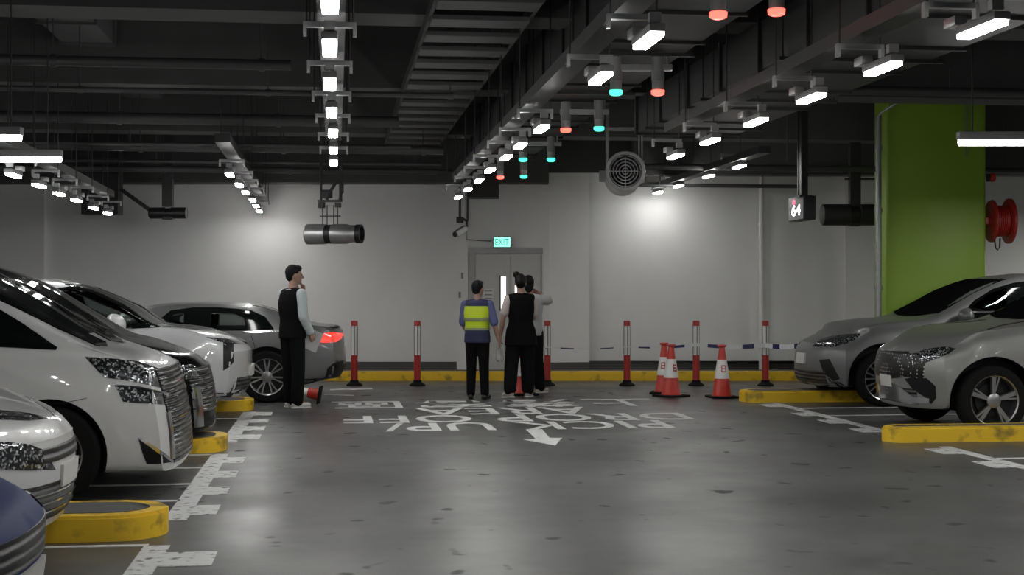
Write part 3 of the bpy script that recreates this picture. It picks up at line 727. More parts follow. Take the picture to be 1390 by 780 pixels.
class Car:
    def __init__(s, name, xn, yn, d, S, paint, label, cat='car'):
        """xn nose X in the place, yn Y of the side nearest the camera, d=+1 nose to +X, S spec"""
        s.S = S; s.W = S['W']; s.L = S['L']; s.d = d
        s.root = thing(name, (xn, yn+s.W/2, 0), label, cat, rz=0 if d > 0 else math.pi)
        s.MW = Matrix.Translation(s.root.location) @ Matrix.Rotation(0 if d > 0 else math.pi, 4, 'Z')
        s.inv = s.MW.inverted(); s.paint = paint; s.near = -1 if d > 0 else 1      # sign of local y on the camera side
        s.build()
    def build(s):
        S = s.S; L = s.L
        top, sho, bot, hw, rw = (pchip(S[k]) for k in ('top', 'sho', 'bot', 'hw', 'rw'))
        nose = pchip(S['nose']); tail = pchip(S['tailw']); pn, pt = S.get('pn', .22), S.get('pt', .15)
        ds = []; n = 84
        for i in range(n+1):
            t = i/n; ds.append(L*(t-.10*math.sin(2*math.pi*t)/(2*math.pi)*1.6))
        def pos(dd, y, z):
            w = hw(dd)
            f0 = 1-sm(dd/.75); f1 = 1-sm((L-dd)/.6)
            x = dd+f0*(nose(z)+pn*min(1.15, abs(y)/w)**2.6)-f1*(tail(z)+pt*min(1.15, abs(y)/w)**2.6)
            return Vector((-x, y, z))
        rings = []
        for dd in ds:
            zt, zs, zb, w, r = top(dd), sho(dd), bot(dd), hw(dd), rw(dd)
            H = zs-zb; gl = zt-zs
            P = [(0, zb), (.62*w, zb), (.92*w, zb+.015), (.985*w, zb+.14*H), (w, zb+.42*H), (.992*w, zb+.72*H), (.965*w, zb+.93*H), (.93*w, zs+.01),
                 (.5*(.93*w+r)+.015*min(1, gl/.3), zs+.55*gl), (r+.0, zt-.16*min(gl, .4)), (.80*r, zt-.05*min(gl, .4)), (.42*r, zt-.012*min(1, gl/.2)), (0, zt)]
            rings.append(catmull(P, 3))
        bm = bmesh.new(); K = len(rings[0]); V = []
        for dd, rg in zip(ds, rings):
            row = [bm.verts.new(pos(dd, -y, z)) for y, z in rg]                       # right bottom -> top
            row += [bm.verts.new(pos(dd, y, z)) for y, z in rg[-2:0:-1]]
            V.append(row)
        N = len(V[0])
        for a, b in zip(V, V[1:]):
            for i in range(N): bm.faces.new((a[i], a[(i+1) % N], b[(i+1) % N], b[i]))
        # end caps as a grid across
        for row, dd, rg in ((V[0], ds[0], rings[0]), (V[-1], ds[-1], rings[-1])):
            M_ = 9; grid = []
            for i in range(K):
                if i in (0, K-1): grid.append([row[i]]*(M_+1)); continue
                l, r_ = row[i], row[N-i]
                y, z = rg[i]
                g = [l]+[bm.verts.new(pos(dd, -y+2*y*k/M_, z)) for k in range(1, M_)]+[r_]; grid.append(g)
            for i in range(K-1):
                for k in range(M_):
                    q = [grid[i][k], grid[i][k+1], grid[i+1][k+1], grid[i+1][k]]; u = []
                    for v in q:
                        if v not in u: u.append(v)
                    if len(u) >= 3:
                        try: bm.faces.new(u)
                        except ValueError: pass
        bmesh.ops.recalc_face_normals(bm, faces=bm.faces[:])
        s.bvh = BVHTree.FromBMesh(bm); s.bm = bm
    # -- image pixel -> point on the untouched body, in car coordinates
    def hit(s, px, py, side=None):
        o = s.inv @ Vector((0, 0, CZ)); d = (s.inv.to_3x3() @ ray(px, py)).normalized()
        h = s.bvh.ray_cast(o, d)
        if h[0] is None:
            yp = s.near*s.W/2*.9; t = (yp-o.y)/d.y; h = s.bvh.find_nearest(o+d*t)
        return h[0], h[1]
    def panel(s, name, poly, m, parent=None, mirror=True, off=.004, step=5.0, depth=.02, label=None):
        bm = bmesh.new(); f = bm.faces.new([bm.verts.new((x, y, 0)) for x, y in poly])
        xs = [p[0] for p in poly]; ys = [p[1] for p in poly]
        for ax, lo, hi in ((0, min(xs), max(xs)), (1, min(ys), max(ys))):
            k = lo+step*.5
            while k < hi:
                co = [0, 0, 0]; no = [0, 0, 0]; co[ax] = k; no[ax] = 1
                bmesh.ops.bisect_plane(bm, geom=bm.verts[:]+bm.edges[:]+bm.faces[:], plane_co=co, plane_no=no); k += step
        return s._project(bm, name, m, parent, mirror, off, depth, label)
    def _project(s, bm, name, m, parent, mirror, off, depth, label):
        bm.verts.index_update(); nrm = {}
        for v in bm.verts:
            p, n = s.hit(v.co.x, v.co.y); v.co = p+n*off; nrm[v.index] = n
        bm.verts.ensure_lookup_table()
        faces = [[v.index for v in f.verts] for f in bm.faces]; bnd = [[v.index for v in e.verts] for e in bm.edges if e.is_boundary]
        co = [v.co.copy() for v in bm.verts]; bm.free()
        objs = []
        for sg in ((1, -1) if mirror else (1,)):
            b = bmesh.new(); top = [b.verts.new((c.x, c.y*sg, c.z)) for c in co]
            low = [b.verts.new(Vector(((c-nrm[i]*depth).x, (c-nrm[i]*depth).y*sg, (c-nrm[i]*depth).z))) for i, c in enumerate(co)]
            for fc in faces:
                try: b.faces.new([top[i] for i in fc]); b.faces.new([low[i] for i in fc[::-1]])
                except ValueError: pass
            for e in bnd:
                try: b.faces.new((top[e[0]], top[e[1]], low[e[1]], low[e[0]]))
                except ValueError: pass
            pr = parent
            o = finish(name, b, M[m], pr or s.root, angle=50)
            if label: o['label'] = label
            objs.append(o)
        return objs
    def seam(s, pts, wpx=1.0, name='panel_seam', m='trim', off=.003, mirror=True):
        quad = []
        for i, (x, y) in enumerate(pts):
            a = pts[max(i-1, 0)]; b = pts[min(i+1, len(pts)-1)]; dx, dy = b[0]-a[0], b[1]-a[1]; l = math.hypot(dx, dy) or 1
            quad.append(((x-dy/l*wpx/2, y+dx/l*wpx/2), (x+dy/l*wpx/2, y-dx/l*wpx/2)))
        return s.panel(name, [q[0] for q in quad]+[q[1] for q in quad[::-1]], m, off=off, step=8, depth=.008, mirror=mirror)
    # -- cut arches (and see-through windows), link the body
    def close(s, wheels, Ra, windows=(), panes=(), cav=None):
        me = bpy.data.meshes.new('body'); s.bm.to_mesh(me); s.bm.free()
        body = bpy.data.objects.new('body', me); COL.objects.link(body)
        cut = []
        for d in wheels:
            for sg in (-1, 1):
                b = bmesh.new(); lathe(b, (-d, sg*(s.W/2-.27), s.S['R']), (0, sg, 0), [(0, Ra), (.8, Ra)], 44); cut.append(b)
        for w in windows:
            pts = [s.hit(x, y)[0] for x, y in w]; b = bmesh.new()
            a = [b.verts.new((p.x, -1.4, p.z)) for p in pts]; c = [b.verts.new((p.x, 1.4, p.z)) for p in pts]; n = len(pts)
            b.faces.new(a); b.faces.new(c[::-1])
            for i in range(n): b.faces.new((a[i], c[i], c[(i+1) % n], a[(i+1) % n]))
            cut.append(b)
        if cav:
            pts = [s.hit(x, y)[0] for x, y in cav]; b = bmesh.new()
            a = [b.verts.new((p.x, -.60, p.z)) for p in pts]; c = [b.verts.new((p.x, .60, p.z)) for p in pts]; n = len(pts)
            b.faces.new(a); b.faces.new(c[::-1])
            for i in range(n): b.faces.new((a[i], c[i], c[(i+1) % n], a[(i+1) % n]))
            cut.append(b)
        tmp = []
        me.materials.append(s.paint); me.materials.append(M['trim'])
        for b in cut:
            bmesh.ops.recalc_face_normals(b, faces=b.faces[:])
            cm = bpy.data.meshes.new('cut'); b.to_mesh(cm); b.free(); cm.materials.append(s.paint); cm.materials.append(M['trim'])
            for p in cm.polygons: p.material_index = 1
            co = bpy.data.objects.new('cut', cm); COL.objects.link(co); tmp.append(co)
            md = body.modifiers.new('b', 'BOOLEAN'); md.operation = 'DIFFERENCE'; md.solver = 'EXACT'; md.object = co
        dg = bpy.context.evaluated_depsgraph_get(); nm = bpy.data.meshes.new_from_object(body.evaluated_get(dg))
        body.modifiers.clear(); body.data = nm; nm.name = 'body'
        for c in tmp:
            cm = c.data; bpy.data.objects.remove(c); bpy.data.meshes.remove(cm)
        for p in nm.polygons: p.use_smooth = True
        nm.set_sharp_from_angle(angle=R(38))
        body.parent = s.root; s.body = body
        for p_ in panes: s.pierce(p_, windows)
        return body
    def pierce(s, ob, windows):
        tmp = []
        for w in windows:
            pts = [s.hit(x, y)[0] for x, y in w]; b = bmesh.new()
            a = [b.verts.new((p.x, -1.4, p.z)) for p in pts]; c = [b.verts.new((p.x, 1.4, p.z)) for p in pts]; n = len(pts)
            b.faces.new(a); b.faces.new(c[::-1])
            for i in range(n): b.faces.new((a[i], c[i], c[(i+1) % n], a[(i+1) % n]))
            bmesh.ops.recalc_face_normals(b, faces=b.faces[:]); cm = bpy.data.meshes.new('cut'); b.to_mesh(cm); b.free()
            co = bpy.data.objects.new('cut', cm); COL.objects.link(co); tmp.append(co)
            md = ob.modifiers.new('b', 'BOOLEAN'); md.operation = 'DIFFERENCE'; md.solver = 'EXACT'; md.object = co
        par = ob.parent; ob.parent = None
        dg = bpy.context.evaluated_depsgraph_get(); nm = bpy.data.meshes.new_from_object(ob.evaluated_get(dg)); ob.modifiers.clear(); ob.data = nm; ob.parent = par
        for c in tmp:
            cm = c.data; bpy.data.objects.remove(c); bpy.data.meshes.remove(cm)
    def wheel(s, d, sg, R_, rim_r, spokes, style='twin', dark=False, w=.22, caliper=False):
        c = Vector((-d, sg*(s.W/2-.115), R_)); ax = Vector((0, sg, 0))
        b = bmesh.new()
        lathe(b, c-ax*w/2, ax, [(0, rim_r), (0, R_*.93), (.02, R_*.985), (.05, R_), (w-.05, R_), (w-.02, R_*.985), (w, R_*.93), (w+.004, R_*.86), (w, rim_r), (w-.03, rim_r*.985), (.04, rim_r*.94)], 44, closed=True)
        ty = finish('wheel', b, M['rubber'], s.root)
        b = bmesh.new(); face = c+ax*(w/2-.035)
        lathe(b, face, ax, [(-.12, rim_r*.93), (.02, rim_r*.945), (.03, rim_r*1.0), (.012, rim_r*1.0), (-.13, rim_r*.97)], 44, closed=True)
        lathe(b, face, ax, [(-.02, .07), (.012, .075), (.02, .055), (.02, 0)], 20)
        u, v = Vector((1, 0, 0)), Vector((0, 0, 1))
        def sp(a, a2, w0, w1):
            p = face+(u*math.cos(a)+v*math.sin(a))*.05+ax*.008; q = face+(u*math.cos(a2)+v*math.sin(a2))*rim_r*.96+ax*.016
            dr = (q-p).normalized(); t = dr.cross(ax).normalized(); vs = []
            for pp, ww in ((p, w0), (q, w1)):
                for k, zz in ((-1, -.03), (1, -.03), (.75, 0), (-.75, 0)):
                    vs.append(b.verts.new(pp+t*k*ww/2+ax*zz))
            for f in ((0, 1, 2, 3), (7, 6, 5, 4), (0, 4, 5, 1), (1, 5, 6, 2), (2, 6, 7, 3), (3, 7, 4, 0)): b.faces.new([vs[i] for i in f])
        for k in range(spokes):
            a = 2*math.pi*k/spokes+math.pi/2
            if style == 'twin': sp(a-.05, a-.16, .022, .022); sp(a+.05, a+.16, .022, .022)
            elif style == 'single': sp(a, a, .075, .05)
            else: sp(a, a, .045, .06); sp(a, a+.23, .03, .022)
        finish('rim', b, M['rim'], ty, angle=30)
        b = bmesh.new(); lathe(b, face, ax, [(-.10, 0), (-.10, rim_r*.93), (-.09, rim_r*.93), (-.09, 0)], 30)
        lathe(b, face-ax*.08, ax, [(0, rim_r*.66), (.02, rim_r*.66)], 28); finish('brake_disc', b, M['rim_dark'], ty)
        return ty
    def wheels(s, ds, **k):
        for d in ds:
            for sg in (-1, 1): s.wheel(d, sg, s.S['R'], **k)
    def mirror_cap(s, px, py, size, m, both=True, k=1.0):
        """door mirror: pod standing off the body at an image point"""
        p, n = s.hit(px, py)
        for sg in ((1, -1) if both else (1,)):
            c = Vector((p.x, p.y*sg, p.z)); out = Vector((0, s.near*sg, 0)); cc = c+out*.15+Vector((0, 0, size*.15))
            b = bmesh.new(); bmesh.ops.create_uvsphere(b, u_segments=20, v_segments=12, radius=1)
            for v in b.verts:
                x = v.co.x*.115*k; x = x if x > 0 else x*.6
                v.co = cc+Vector((x, v.co.y*.135, v.co.z*.105*k))
            o = finish('door_mirror', b, m, s.root)
            b = bmesh.new(); strut(b, c-out*.03+Vector((0, 0, -.03)), cc-out*.02+Vector((0, 0, -.05)), .05, .03); finish('mirror_arm', b, M['trim'], o)
            b = bmesh.new(); lathe(b, cc+Vector((-.048, 0, 0)), (-1, 0, 0), [(0, .06), (.006, .055), (.006, 0)], 18, sx=1.3); finish('mirror_glass', b, M['glass_dark'], o)
    def box_part(s, name, c, size, m, bev=.006, rz=0):
        b = bmesh.new(); cbox(b, (0, 0, 0), size, bev)
        bmesh.ops.transform(b, matrix=Matrix.Translation(c) @ Matrix.Rotation(rz, 4, 'Y'), verts=b.verts[:])
        return finish(name, b, M[m], s.root)
    def front(s, y, z):
        """point on the nose at local y, z"""
        h = s.bvh.ray_cast(Vector((2, y, z)), Vector((-1, 0, 0))); return h[0]
    def rear(s, y, z):
        h = s.bvh.ray_cast(Vector((-s.L-2, y, z)), Vector((1, 0, 0))); return h[0]
    def patch(s, name, y0, y1, z0, z1, m, end='front', off=.006, n=10, depth=.02, parent=None, taper=0.0):
        """panel on nose or tail given in car coordinates"""
        b = bmesh.new(); T = []; Lw = []
        d = 1 if end == 'front' else -1
        for j in range(n+1):
            z = z0+(z1-z0)*j/n; rt = []; rl = []; k = 1-taper*(1-j/n)
            for i in range(n+1):
                y = (y0+(y1-y0)*i/n)*k
                p = s.front(y, z) if end == 'front' else s.rear(y, z)
                if p is None: p = Vector((-.25 if d > 0 else -s.L+.25, y, z))
                rt.append(b.verts.new(p+Vector((d*off, 0, 0)))); rl.append(b.verts.new(p-Vector((d*depth, 0, 0))))
            T.append(rt); Lw.append(rl)
        for G, fl in ((T, 0), (Lw, 1)):
            for j in range(n):
                for i in range(n): b.faces.new((G[j][i], G[j][i+1], G[j+1][i+1], G[j+1][i]))
        for i in range(n):
            b.faces.new((T[0][i], T[0][i+1], Lw[0][i+1], Lw[0][i])); b.faces.new((T[n][i], T[n][i+1], Lw[n][i+1], Lw[n][i]))
            b.faces.new((T[i][0], T[i+1][0], Lw[i+1][0], Lw[i][0])); b.faces.new((T[i][n], T[i+1][n], Lw[i+1][n], Lw[i][n]))
        return finish(name, b, M[m], parent or s.root, angle=60)
    def upper(s, name, d0, d1, a0, a1, m, n=12, off=.004, parent=None):
        """screen panel over the car's top between distances d0..d1, half widths a0..a1 (cast from above)"""
        b = bmesh.new(); T = []; Lw = []
        for j in range(n+1):
            t = j/n; d = d0+(d1-d0)*t; a = a0+(a1-a0)*t; rt = []; rl = []
            for i in range(n+1):
                y = -a+2*a*i/n; dd = d-.10*(abs(y)/max(a0, a1))**2*0+.14*(abs(y)/max(a0, a1))**2*(1 if d0 < s.L/2 else -1)
                h = s.bvh.ray_cast(Vector((-dd, y, 3)), Vector((0, 0, -1))); p, nn = h[0], h[1]
                rt.append(b.verts.new(p+nn*off)); rl.append(b.verts.new(p-nn*.015))
            T.append(rt); Lw.append(rl)
        for G in (T, Lw):
            for j in range(n):
                for i in range(n): b.faces.new((G[j][i], G[j][i+1], G[j+1][i+1], G[j+1][i]))
        for i in range(n):
            b.faces.new((T[0][i], T[0][i+1], Lw[0][i+1], Lw[0][i])); b.faces.new((T[n][i], T[n][i+1], Lw[n][i+1], Lw[n][i]))
            b.faces.new((T[i][0], T[i+1][0], Lw[i+1][0], Lw[i][0])); b.faces.new((T[i][n], T[i+1][n], Lw[i+1][n], Lw[i][n]))
        return finish(name, b, M[m], parent or s.root, angle=60)
NOSE = [(.15, .10), (.35, .02), (.55, .0), (.75, .03), (1.0, .12)]
TAIL = [(.2, .12), (.5, 0), (.8, .03), (1.1, .14)]
def spec(**k):
    d = dict(nose=NOSE, tailw=TAIL, R=.34, pn=.24, pt=.18); d.update(k); return d

# ---- 1 blue car, nearest left -------------------------------------------------
c = Car('car', -1.13, 4.70, 1, spec(W=1.78, L=4.4, R=.32,
    top=[(0, .60), (.05, .66), (.2, .735), (.6, .83), (1.0, .93), (1.15, .98), (1.75, 1.3), (2.2, 1.43), (3.2, 1.45), (4.2, 1.1), (4.4, .9)],
    sho=[(0, .58), (.2, .69), (.7, .79), (1.2, .88), (4, .95), (4.4, .88)], bot=[(0, .22), (.6, .19), (3.8, .2), (4.4, .26)],
    hw=[(0, .82), (.4, .87), (1, .89), (4, .88), (4.4, .82)], rw=[(0, .72), (.6, .78), (1.15, .74), (2.0, .60), (3.5, .58), (4.4, .66)]), M['blue_car'],
    'dark blue car at bottom left corner, only its nose in view')
c.patch('grille', -.62, .62, .47, .60, 'grille_black')
c.patch('lower_grille', -.55, .55, .26, .38, 'grille_black')
for sg in (-1, 1): c.patch('headlight', sg*.50, sg*.80, .55, .655, 'headlamp', n=8, off=.01)
c.patch('front_plate', -.22, .22, .33, .455, 'plate', off=.018)
c.upper('windshield', 1.15, 2.0, .66, .56, 'glass_dark'); c.upper('rear_window', 3.9, 3.35, .60, .54, 'glass_dark')
c.close([.82, 3.45], .36); c.wheels([.82, 3.45], rim_r=.22, spokes=5)
# ---- 2 white sedan --------------------------------------------------------------
c = Car('car', -1.46, 7.30, 1, spec(W=1.78, L=4.55, R=.325, pn=.28,
    top=[(0, .70), (.06, .79), (.2, .86), (.38, .915), (.8, .98), (1.05, 1.03), (1.7, 1.36), (2.2, 1.50), (3.2, 1.50), (4.2, 1.15), (4.55, .95)],
    sho=[(0, .68), (.2, .80), (.5, .87), (1.1, .93), (4, 1.0), (4.55, .9)], bot=[(0, .23), (.6, .2), (4.0, .2), (4.55, .3)],
    hw=[(0, .83), (.4, .87), (1, .89), (4, .88), (4.55, .82)], rw=[(0, .72), (.6, .78), (1.1, .74), (2.0, .62), (3.5, .60), (4.55, .66)]), M['white_car'],
    'white sedan nose beside the nearest yellow kerb, lower left')
c.panel('upper_headlight', [(-20, 556), (0, 557), (40, 561), (66, 568), (40, 571), (0, 569.5), (-20, 569)], 'headlamp')
c.panel('lower_headlight', [(-20, 599), (10, 600), (40, 603), (60, 611), (75, 637), (40, 638), (-20, 637)], 'headlamp')
c.patch('lower_grille', -.62, .62, .27, .47, 'grille_black', taper=.1)
for k in range(3): c.patch('grille_bar', -.60, .60, .31+.05*k, .32+.05*k, 'chrome', off=.016, n=8)
c.patch('upper_grille', -.45, .45, .58, .66, 'grille_black')
c.patch('front_plate', -.22, .22, .43, .55, 'plate', off=.018)
c.upper('windshield', 1.05, 1.95, .66, .57, 'glass_dark'); c.upper('rear_window', 4.1, 3.4, .60, .54, 'glass_dark')
c.close([.88, 3.55], .365); c.wheels([.88, 3.55], rim_r=.22, spokes=5)
# ---- 3 white van (MPV) -----------------------------------------------------------
c = Car('van', -1.11, 10.22, 1, spec(W=1.86, L=4.95, R=.345, pn=.10, nose=[(.15, .05), (.25, .0), (.45, .01), (.7, .05), (.9, .10), (1.1, .2)],
    top=[(0, .93), (.06, .98), (.3, 1.055), (.55, 1.10), (.72, 1.17), (1.27, 1.51), (2.0, 1.84), (2.6, 1.91), (4.3, 1.88), (4.85, 1.7), (4.95, 1.3)],
    sho=[(0, .90), (.15, .96), (.5, 1.04), (1.2, 1.09), (4.5, 1.12), (4.95, 1.05)], bot=[(0, .20), (.6, .2), (4.3, .2), (4.95, .3)],
    hw=[(0, .87), (.4, .91), (.9, .93), (4.5, .92), (4.95, .88)], rw=[(0, .78), (.55, .84), (1.3, .78), (2.2, .72), (4.95, .70)]), M['white_car'],
    'white van with stacked headlights and chrome grille, left foreground')
c.panel('side_window', [(-40, 392), (-10, 414), (30, 438), (78, 471), (76, 475), (0, 471), (-40, 470)], 'glass_dark', off=.007)
c.panel('windshield_side', [(-30, 386), (0, 399), (40, 416), (90, 440), (143, 464), (146, 470), (130, 469), (80, 447), (30, 422), (-30, 394)], 'glass_dark', off=.007, step=3)
c.upper('windshield', .72, 1.95, .74, .66, 'glass_dark')
c.panel('upper_headlight', [(115, 484), (160, 487), (190, 491), (243, 510), (246, 524), (222, 527), (205, 523), (170, 516), (141, 512)], 'headlamp', step=4)
c.panel('lower_headlight', [(156, 523), (190, 526), (240, 538), (243, 547), (225, 549), (190, 547), (167, 545)], 'headlamp', step=4)
c.panel('headlight_bezel', [(156, 521.5), (190, 524.5), (240, 536.5), (240, 538), (190, 526), (156, 523)], 'chrome', step=4, off=.012)
c.panel('fog_recess', [(188, 594), (232, 627), (218, 629), (199, 629), (193, 613)], 'trim', step=4)
c.panel('fog_trim', [(187, 593), (191, 592.5), (212, 606), (236, 626), (232, 627), (210, 611), (188, 595)], 'chrome', step=4, off=.008)
c.patch('grille', -.70, .70, .25, .93, 'grille', n=16, off=.012, taper=.10)
for k in range(6): c.patch('grille_bar', -.66+.012*(5-k), .66-.012*(5-k), .47+.085*k, .480+.085*k, 'chrome', off=.018, n=10)
for sg in (-1, 1): c.patch('chrome_corner', sg*.62, sg*.69, .28, .62, 'chrome', off=.016, n=6)
c.seam([(0, 551), (60, 549), (90, 546), (118, 540)], .8)
c.close([.86, 3.86], .395); c.wheels([.86, 3.86], rim_r=.23, spokes=7)
# ---- 4 black van ------------------------------------------------------------------
c = Car('van', -1.12, 12.85, 1, spec(W=1.86, L=4.9, R=.35, pn=.20, nose=[(.15, .06), (.25, .0), (.45, .01), (.7, .05), (.9, .12), (1.1, .22)],
    top=[(0, .80), (.07, .88), (.3, .965), (.6, 1.02), (.87, 1.08), (1.0, 1.16), (1.78, 1.63), (2.5, 1.82), (3, 1.86), (4.4, 1.82), (4.9, 1.3)],
    sho=[(0, .77), (.2, .88), (.6, .97), (1.2, 1.03), (4.5, 1.08), (4.9, 1.0)], bot=[(0, .22), (.6, .2), (4.3, .2), (4.9, .3)],
    hw=[(0, .87), (.4, .91), (.9, .93), (4.5, .92), (4.9, .88)], rw=[(0, .78), (.6, .84), (1.3, .78), (2.4, .70), (4.9, .70)]), M['black_car'],
    'glossy black van with tall chrome grille behind the white van')
c.upper('windshield', .95, 2.15, .72, .64, 'glass_dark')
c.panel('side_window', [(-20, 382), (20, 388), (60, 404), (66, 432), (110, 455), (60, 447), (-20, 420)], 'glass_dark')
c.patch('grille', -.74, .74, .38, .80, 'grille', n=14, off=.012, taper=.05)
for k in range(5): c.patch('grille_bar', -.72, .72, .42+.085*k, .432+.085*k, 'chrome', off=.02, n=10)
for sg in (-1, 1):
    c.patch('headlight', sg*.55, sg*.86, .70, .82, 'headlamp', n=8, off=.012)
    c.patch('chrome_corner', sg*.60, sg*.72, .26, .62, 'chrome', off=.03, n=6)
c.mirror_cap(62, 446, .1, M['black_car'])
c.close([.9, 3.85], .395); c.wheels([.9, 3.85], rim_r=.24, spokes=7)
# ---- 5 white SUV --------------------------------------------------------------------
c = Car('suv', -.96, 16.15, 1, spec(W=1.9, L=4.7, R=.36, pn=.2, nose=[(.2, .16), (.34, .05), (.5, .01), (.75, 0), (.95, .05), (1.1, .15)],
    top=[(0, .80), (.05, .88), (.16, .94), (.44, 1.03), (.7, 1.065), (1.0, 1.095), (1.39, 1.335), (1.99, 1.575), (2.35, 1.635), (2.8, 1.645), (4.0, 1.58), (4.5, 1.2), (4.7, 1.0)],
    sho=[(0, .78), (.15, .90), (.5, .98), (1.1, 1.03), (4, 1.08), (4.7, .98)], bot=[(0, .28), (.5, .24), (4, .24), (4.7, .34)],
    hw=[(0, .87), (.4, .92), (.9, .95), (4.3, .94), (4.7, .86)], rw=[(0, .78), (.6, .84), (1.2, .80), (2.2, .68), (3.9, .64), (4.7, .7)]), M['white_pearl'],
    'white SUV with slim headlight and vertical intake, behind black van')
W1 = [(80, 394), (101, 391), (128, 397), (155, 412), (170, 424), (150, 431), (130, 436), (110, 420)]
WF = [(72, 392), (100, 388.5), (132, 394), (165, 410), (218, 444), (180, 446), (150, 444), (100, 440), (40, 400)]
c.panel('side_window', WF, 'glass_dark', mirror=True, off=.008, step=3)
SG = [(80, 394), (101, 391.5), (128, 397.5), (160, 413), (198, 437), (175, 441), (130, 440), (88, 420)]
WP = [o for o in bpy.data.objects if o.parent == c.root and o.name.startswith('side_window')]; c.panel('side_glass', SG, 'glass_see', off=.006)
c.upper('windshield', 1.02, 1.95, .74, .62, 'glass_dark')
c.panel('headlight', [(280, 457.5), (310, 460), (334, 463.5), (336, 467), (318, 466.5), (298, 463.5)], 'headlamp', step=3)
c.panel('vertical_intake', [(303, 464), (317, 463), (317, 491), (311, 498), (303, 503)], 'trim', step=4)
c.panel('running_light', [(273, 491), (284, 477), (285, 478), (275, 492)], 'chrome', step=3)
c.panel('lower_bumper', [(275, 533), (318, 533), (340, 521), (341, 540), (275, 543)], 'trim', step=5)
c.patch('lower_grille', -.7, .7, .36, .5, 'grille_black'); c.patch('front_plate', -.26, .26, .5, .62, 'plate', off=.03)
c.mirror_cap(156, 443, .1, M['white_pearl'], k=1.25)
c.close([.92, 3.72], .42, [SG], WP, [(30, 440), (30, 402), (76, 394), (101, 391.5), (128, 397.5), (153, 412), (200, 441)]); c.wheels([.92, 3.72], rim_r=.25, spokes=5)
# ---- 6 grey coupe SUV, tail to the lane ---------------------------------------------------
c = Car('car', -4.60, 19.12, -1, spec(W=1.88, L=4.77, R=.345, pn=.25, pt=.16, tailw=[(.2, .20), (.34, .06), (.5, .0), (.7, .02), (.85, .03), (1.0, .06), (1.3, .2)],
    top=[(0, .72), (.1, .80), (.5, .90), (1.0, .97), (1.2, 1.0), (1.7, 1.18), (2.05, 1.27), (2.31, 1.315), (2.81, 1.335), (3.43, 1.315), (3.68, 1.27), (4.02, 1.14), (4.25, 1.06), (4.42, 1.03), (4.70, 1.005), (4.77, .93)],
    sho=[(0, .70), (.4, .84), (1.2, .93), (3.4, .985), (4.2, .985), (4.6, .96), (4.77, .90)], bot=[(0, .25), (.5, .22), (4.1, .22), (4.77, .30)],
    hw=[(0, .86), (.5, .91), (1, .94), (4.0, .94), (4.5, .90), (4.77, .86)], rw=[(0, .76), (.6, .82), (1.2, .80), (2.2, .66), (3.4, .64), (4.1, .72), (4.5, .80), (4.77, .80)]), M['silver_car'],
    'grey fastback car with lit red tail light behind standing man')
gw = [[(286, 423.5), (318, 424), (331, 431), (334, 446), (284, 446)], [(226, 434), (236, 426.5), (250, 424.5), (249, 443), (226, 441)]]
c.panel('side_window', [(212, 437), (232, 421.5), (262, 417.5), (300, 417.5), (340, 421), (360, 430), (372, 446.5), (335, 448.5), (280, 448.5), (212, 445)], 'glass_dark', off=.008, step=4)
WP = [o for o in bpy.data.objects if o.parent == c.root and o.name.startswith('side_window')]
for g_ in gw: c.panel('side_glass', g_, 'glass_see', off=.006)
c.panel('belt_trim', [(330, 449.5), (384, 448.2), (384, 450.2), (330, 451.5)], 'chrome', step=4)
c.upper('windshield', 1.2, 2.0, .70, .60, 'glass_dark'); c.upper('rear_window', 4.28, 3.62, .62, .54, 'glass_dark')
c.panel('tail_light', [(424, 458), (434, 453), (452, 450.5), (464, 452), (464, 459), (456, 464), (440, 465), (430, 464)], 'tail', step=3)
c.patch('light_bar', -.80, .80, .86, .905, 'tail', end='rear', off=.008)
c.panel('rear_bumper_trim', [(444, 500), (452, 493), (473, 486), (474, 500), (464, 512), (448, 517), (440, 519)], 'trim', step=4)
c.panel('sill_trim', [(390, 515), (440, 513), (440, 524), (390, 524)], 'trim', step=5)
c.patch('diffuser', -.7, .7, .31, .48, 'trim', end='rear', off=.006)
c.patch('rear_plate', -.26, .26, .60, .72, 'plate', end='rear', off=.02)
c.patch('tail_lip', -.70, .70, .985, 1.0, 'trim', end='rear', off=.02, n=8)
c.seam([(340, 452), (346, 470), (340, 492)], .8); c.seam([(386, 452), (392, 480), (394, 515)], .8)
c.close([.92, 3.72], .405, gw, WP, [(222, 443), (236, 425.5), (262, 420), (300, 421), (332, 428), (345, 446)]); c.wheels([.92, 3.72], rim_r=.245, spokes=7, style='twin')
# ---- 7 dark grey SUV, right back ------------------------------------------------------------
c = Car('suv', 6.20, 17.45, -1, spec(W=1.88, L=4.75, R=.355, pn=.30, nose=[(.2, .10), (.35, .01), (.5, .0), (.68, .02), (.8, .08), (.95, .2)],
    top=[(0, .80), (.08, .86), (.2, .915), (.45, 1.0), (.7, 1.06), (1.0, 1.10), (1.38, 1.13), (1.5, 1.17), (2.16, 1.53), (2.6, 1.67), (3.05, 1.72), (3.8, 1.70), (4.5, 1.3), (4.75, 1.0)],
    sho=[(0, .78), (.2, .87), (.6, .965), (1.2, 1.02), (4, 1.08), (4.75, .98)], bot=[(0, .24), (.5, .24), (4, .24), (4.75, .34)],
    hw=[(0, .86), (.4, .91), (.9, .94), (4.3, .93), (4.75, .86)], rw=[(0, .76), (.6, .83), (1.4, .80), (2.3, .68), (3.9, .64), (4.75, .7)]), M['grey_car'],
    'dark grey SUV in front of the green column')
c.panel('side_window', [(1300, 432), (1322, 408), (1348, 392), (1375, 384), (1400, 381), (1440, 380), (1440, 436), (1360, 437)], 'glass_dark', off=.008)
WP = [o for o in bpy.data.objects if o.parent == c.root and o.name.startswith('side_window')]
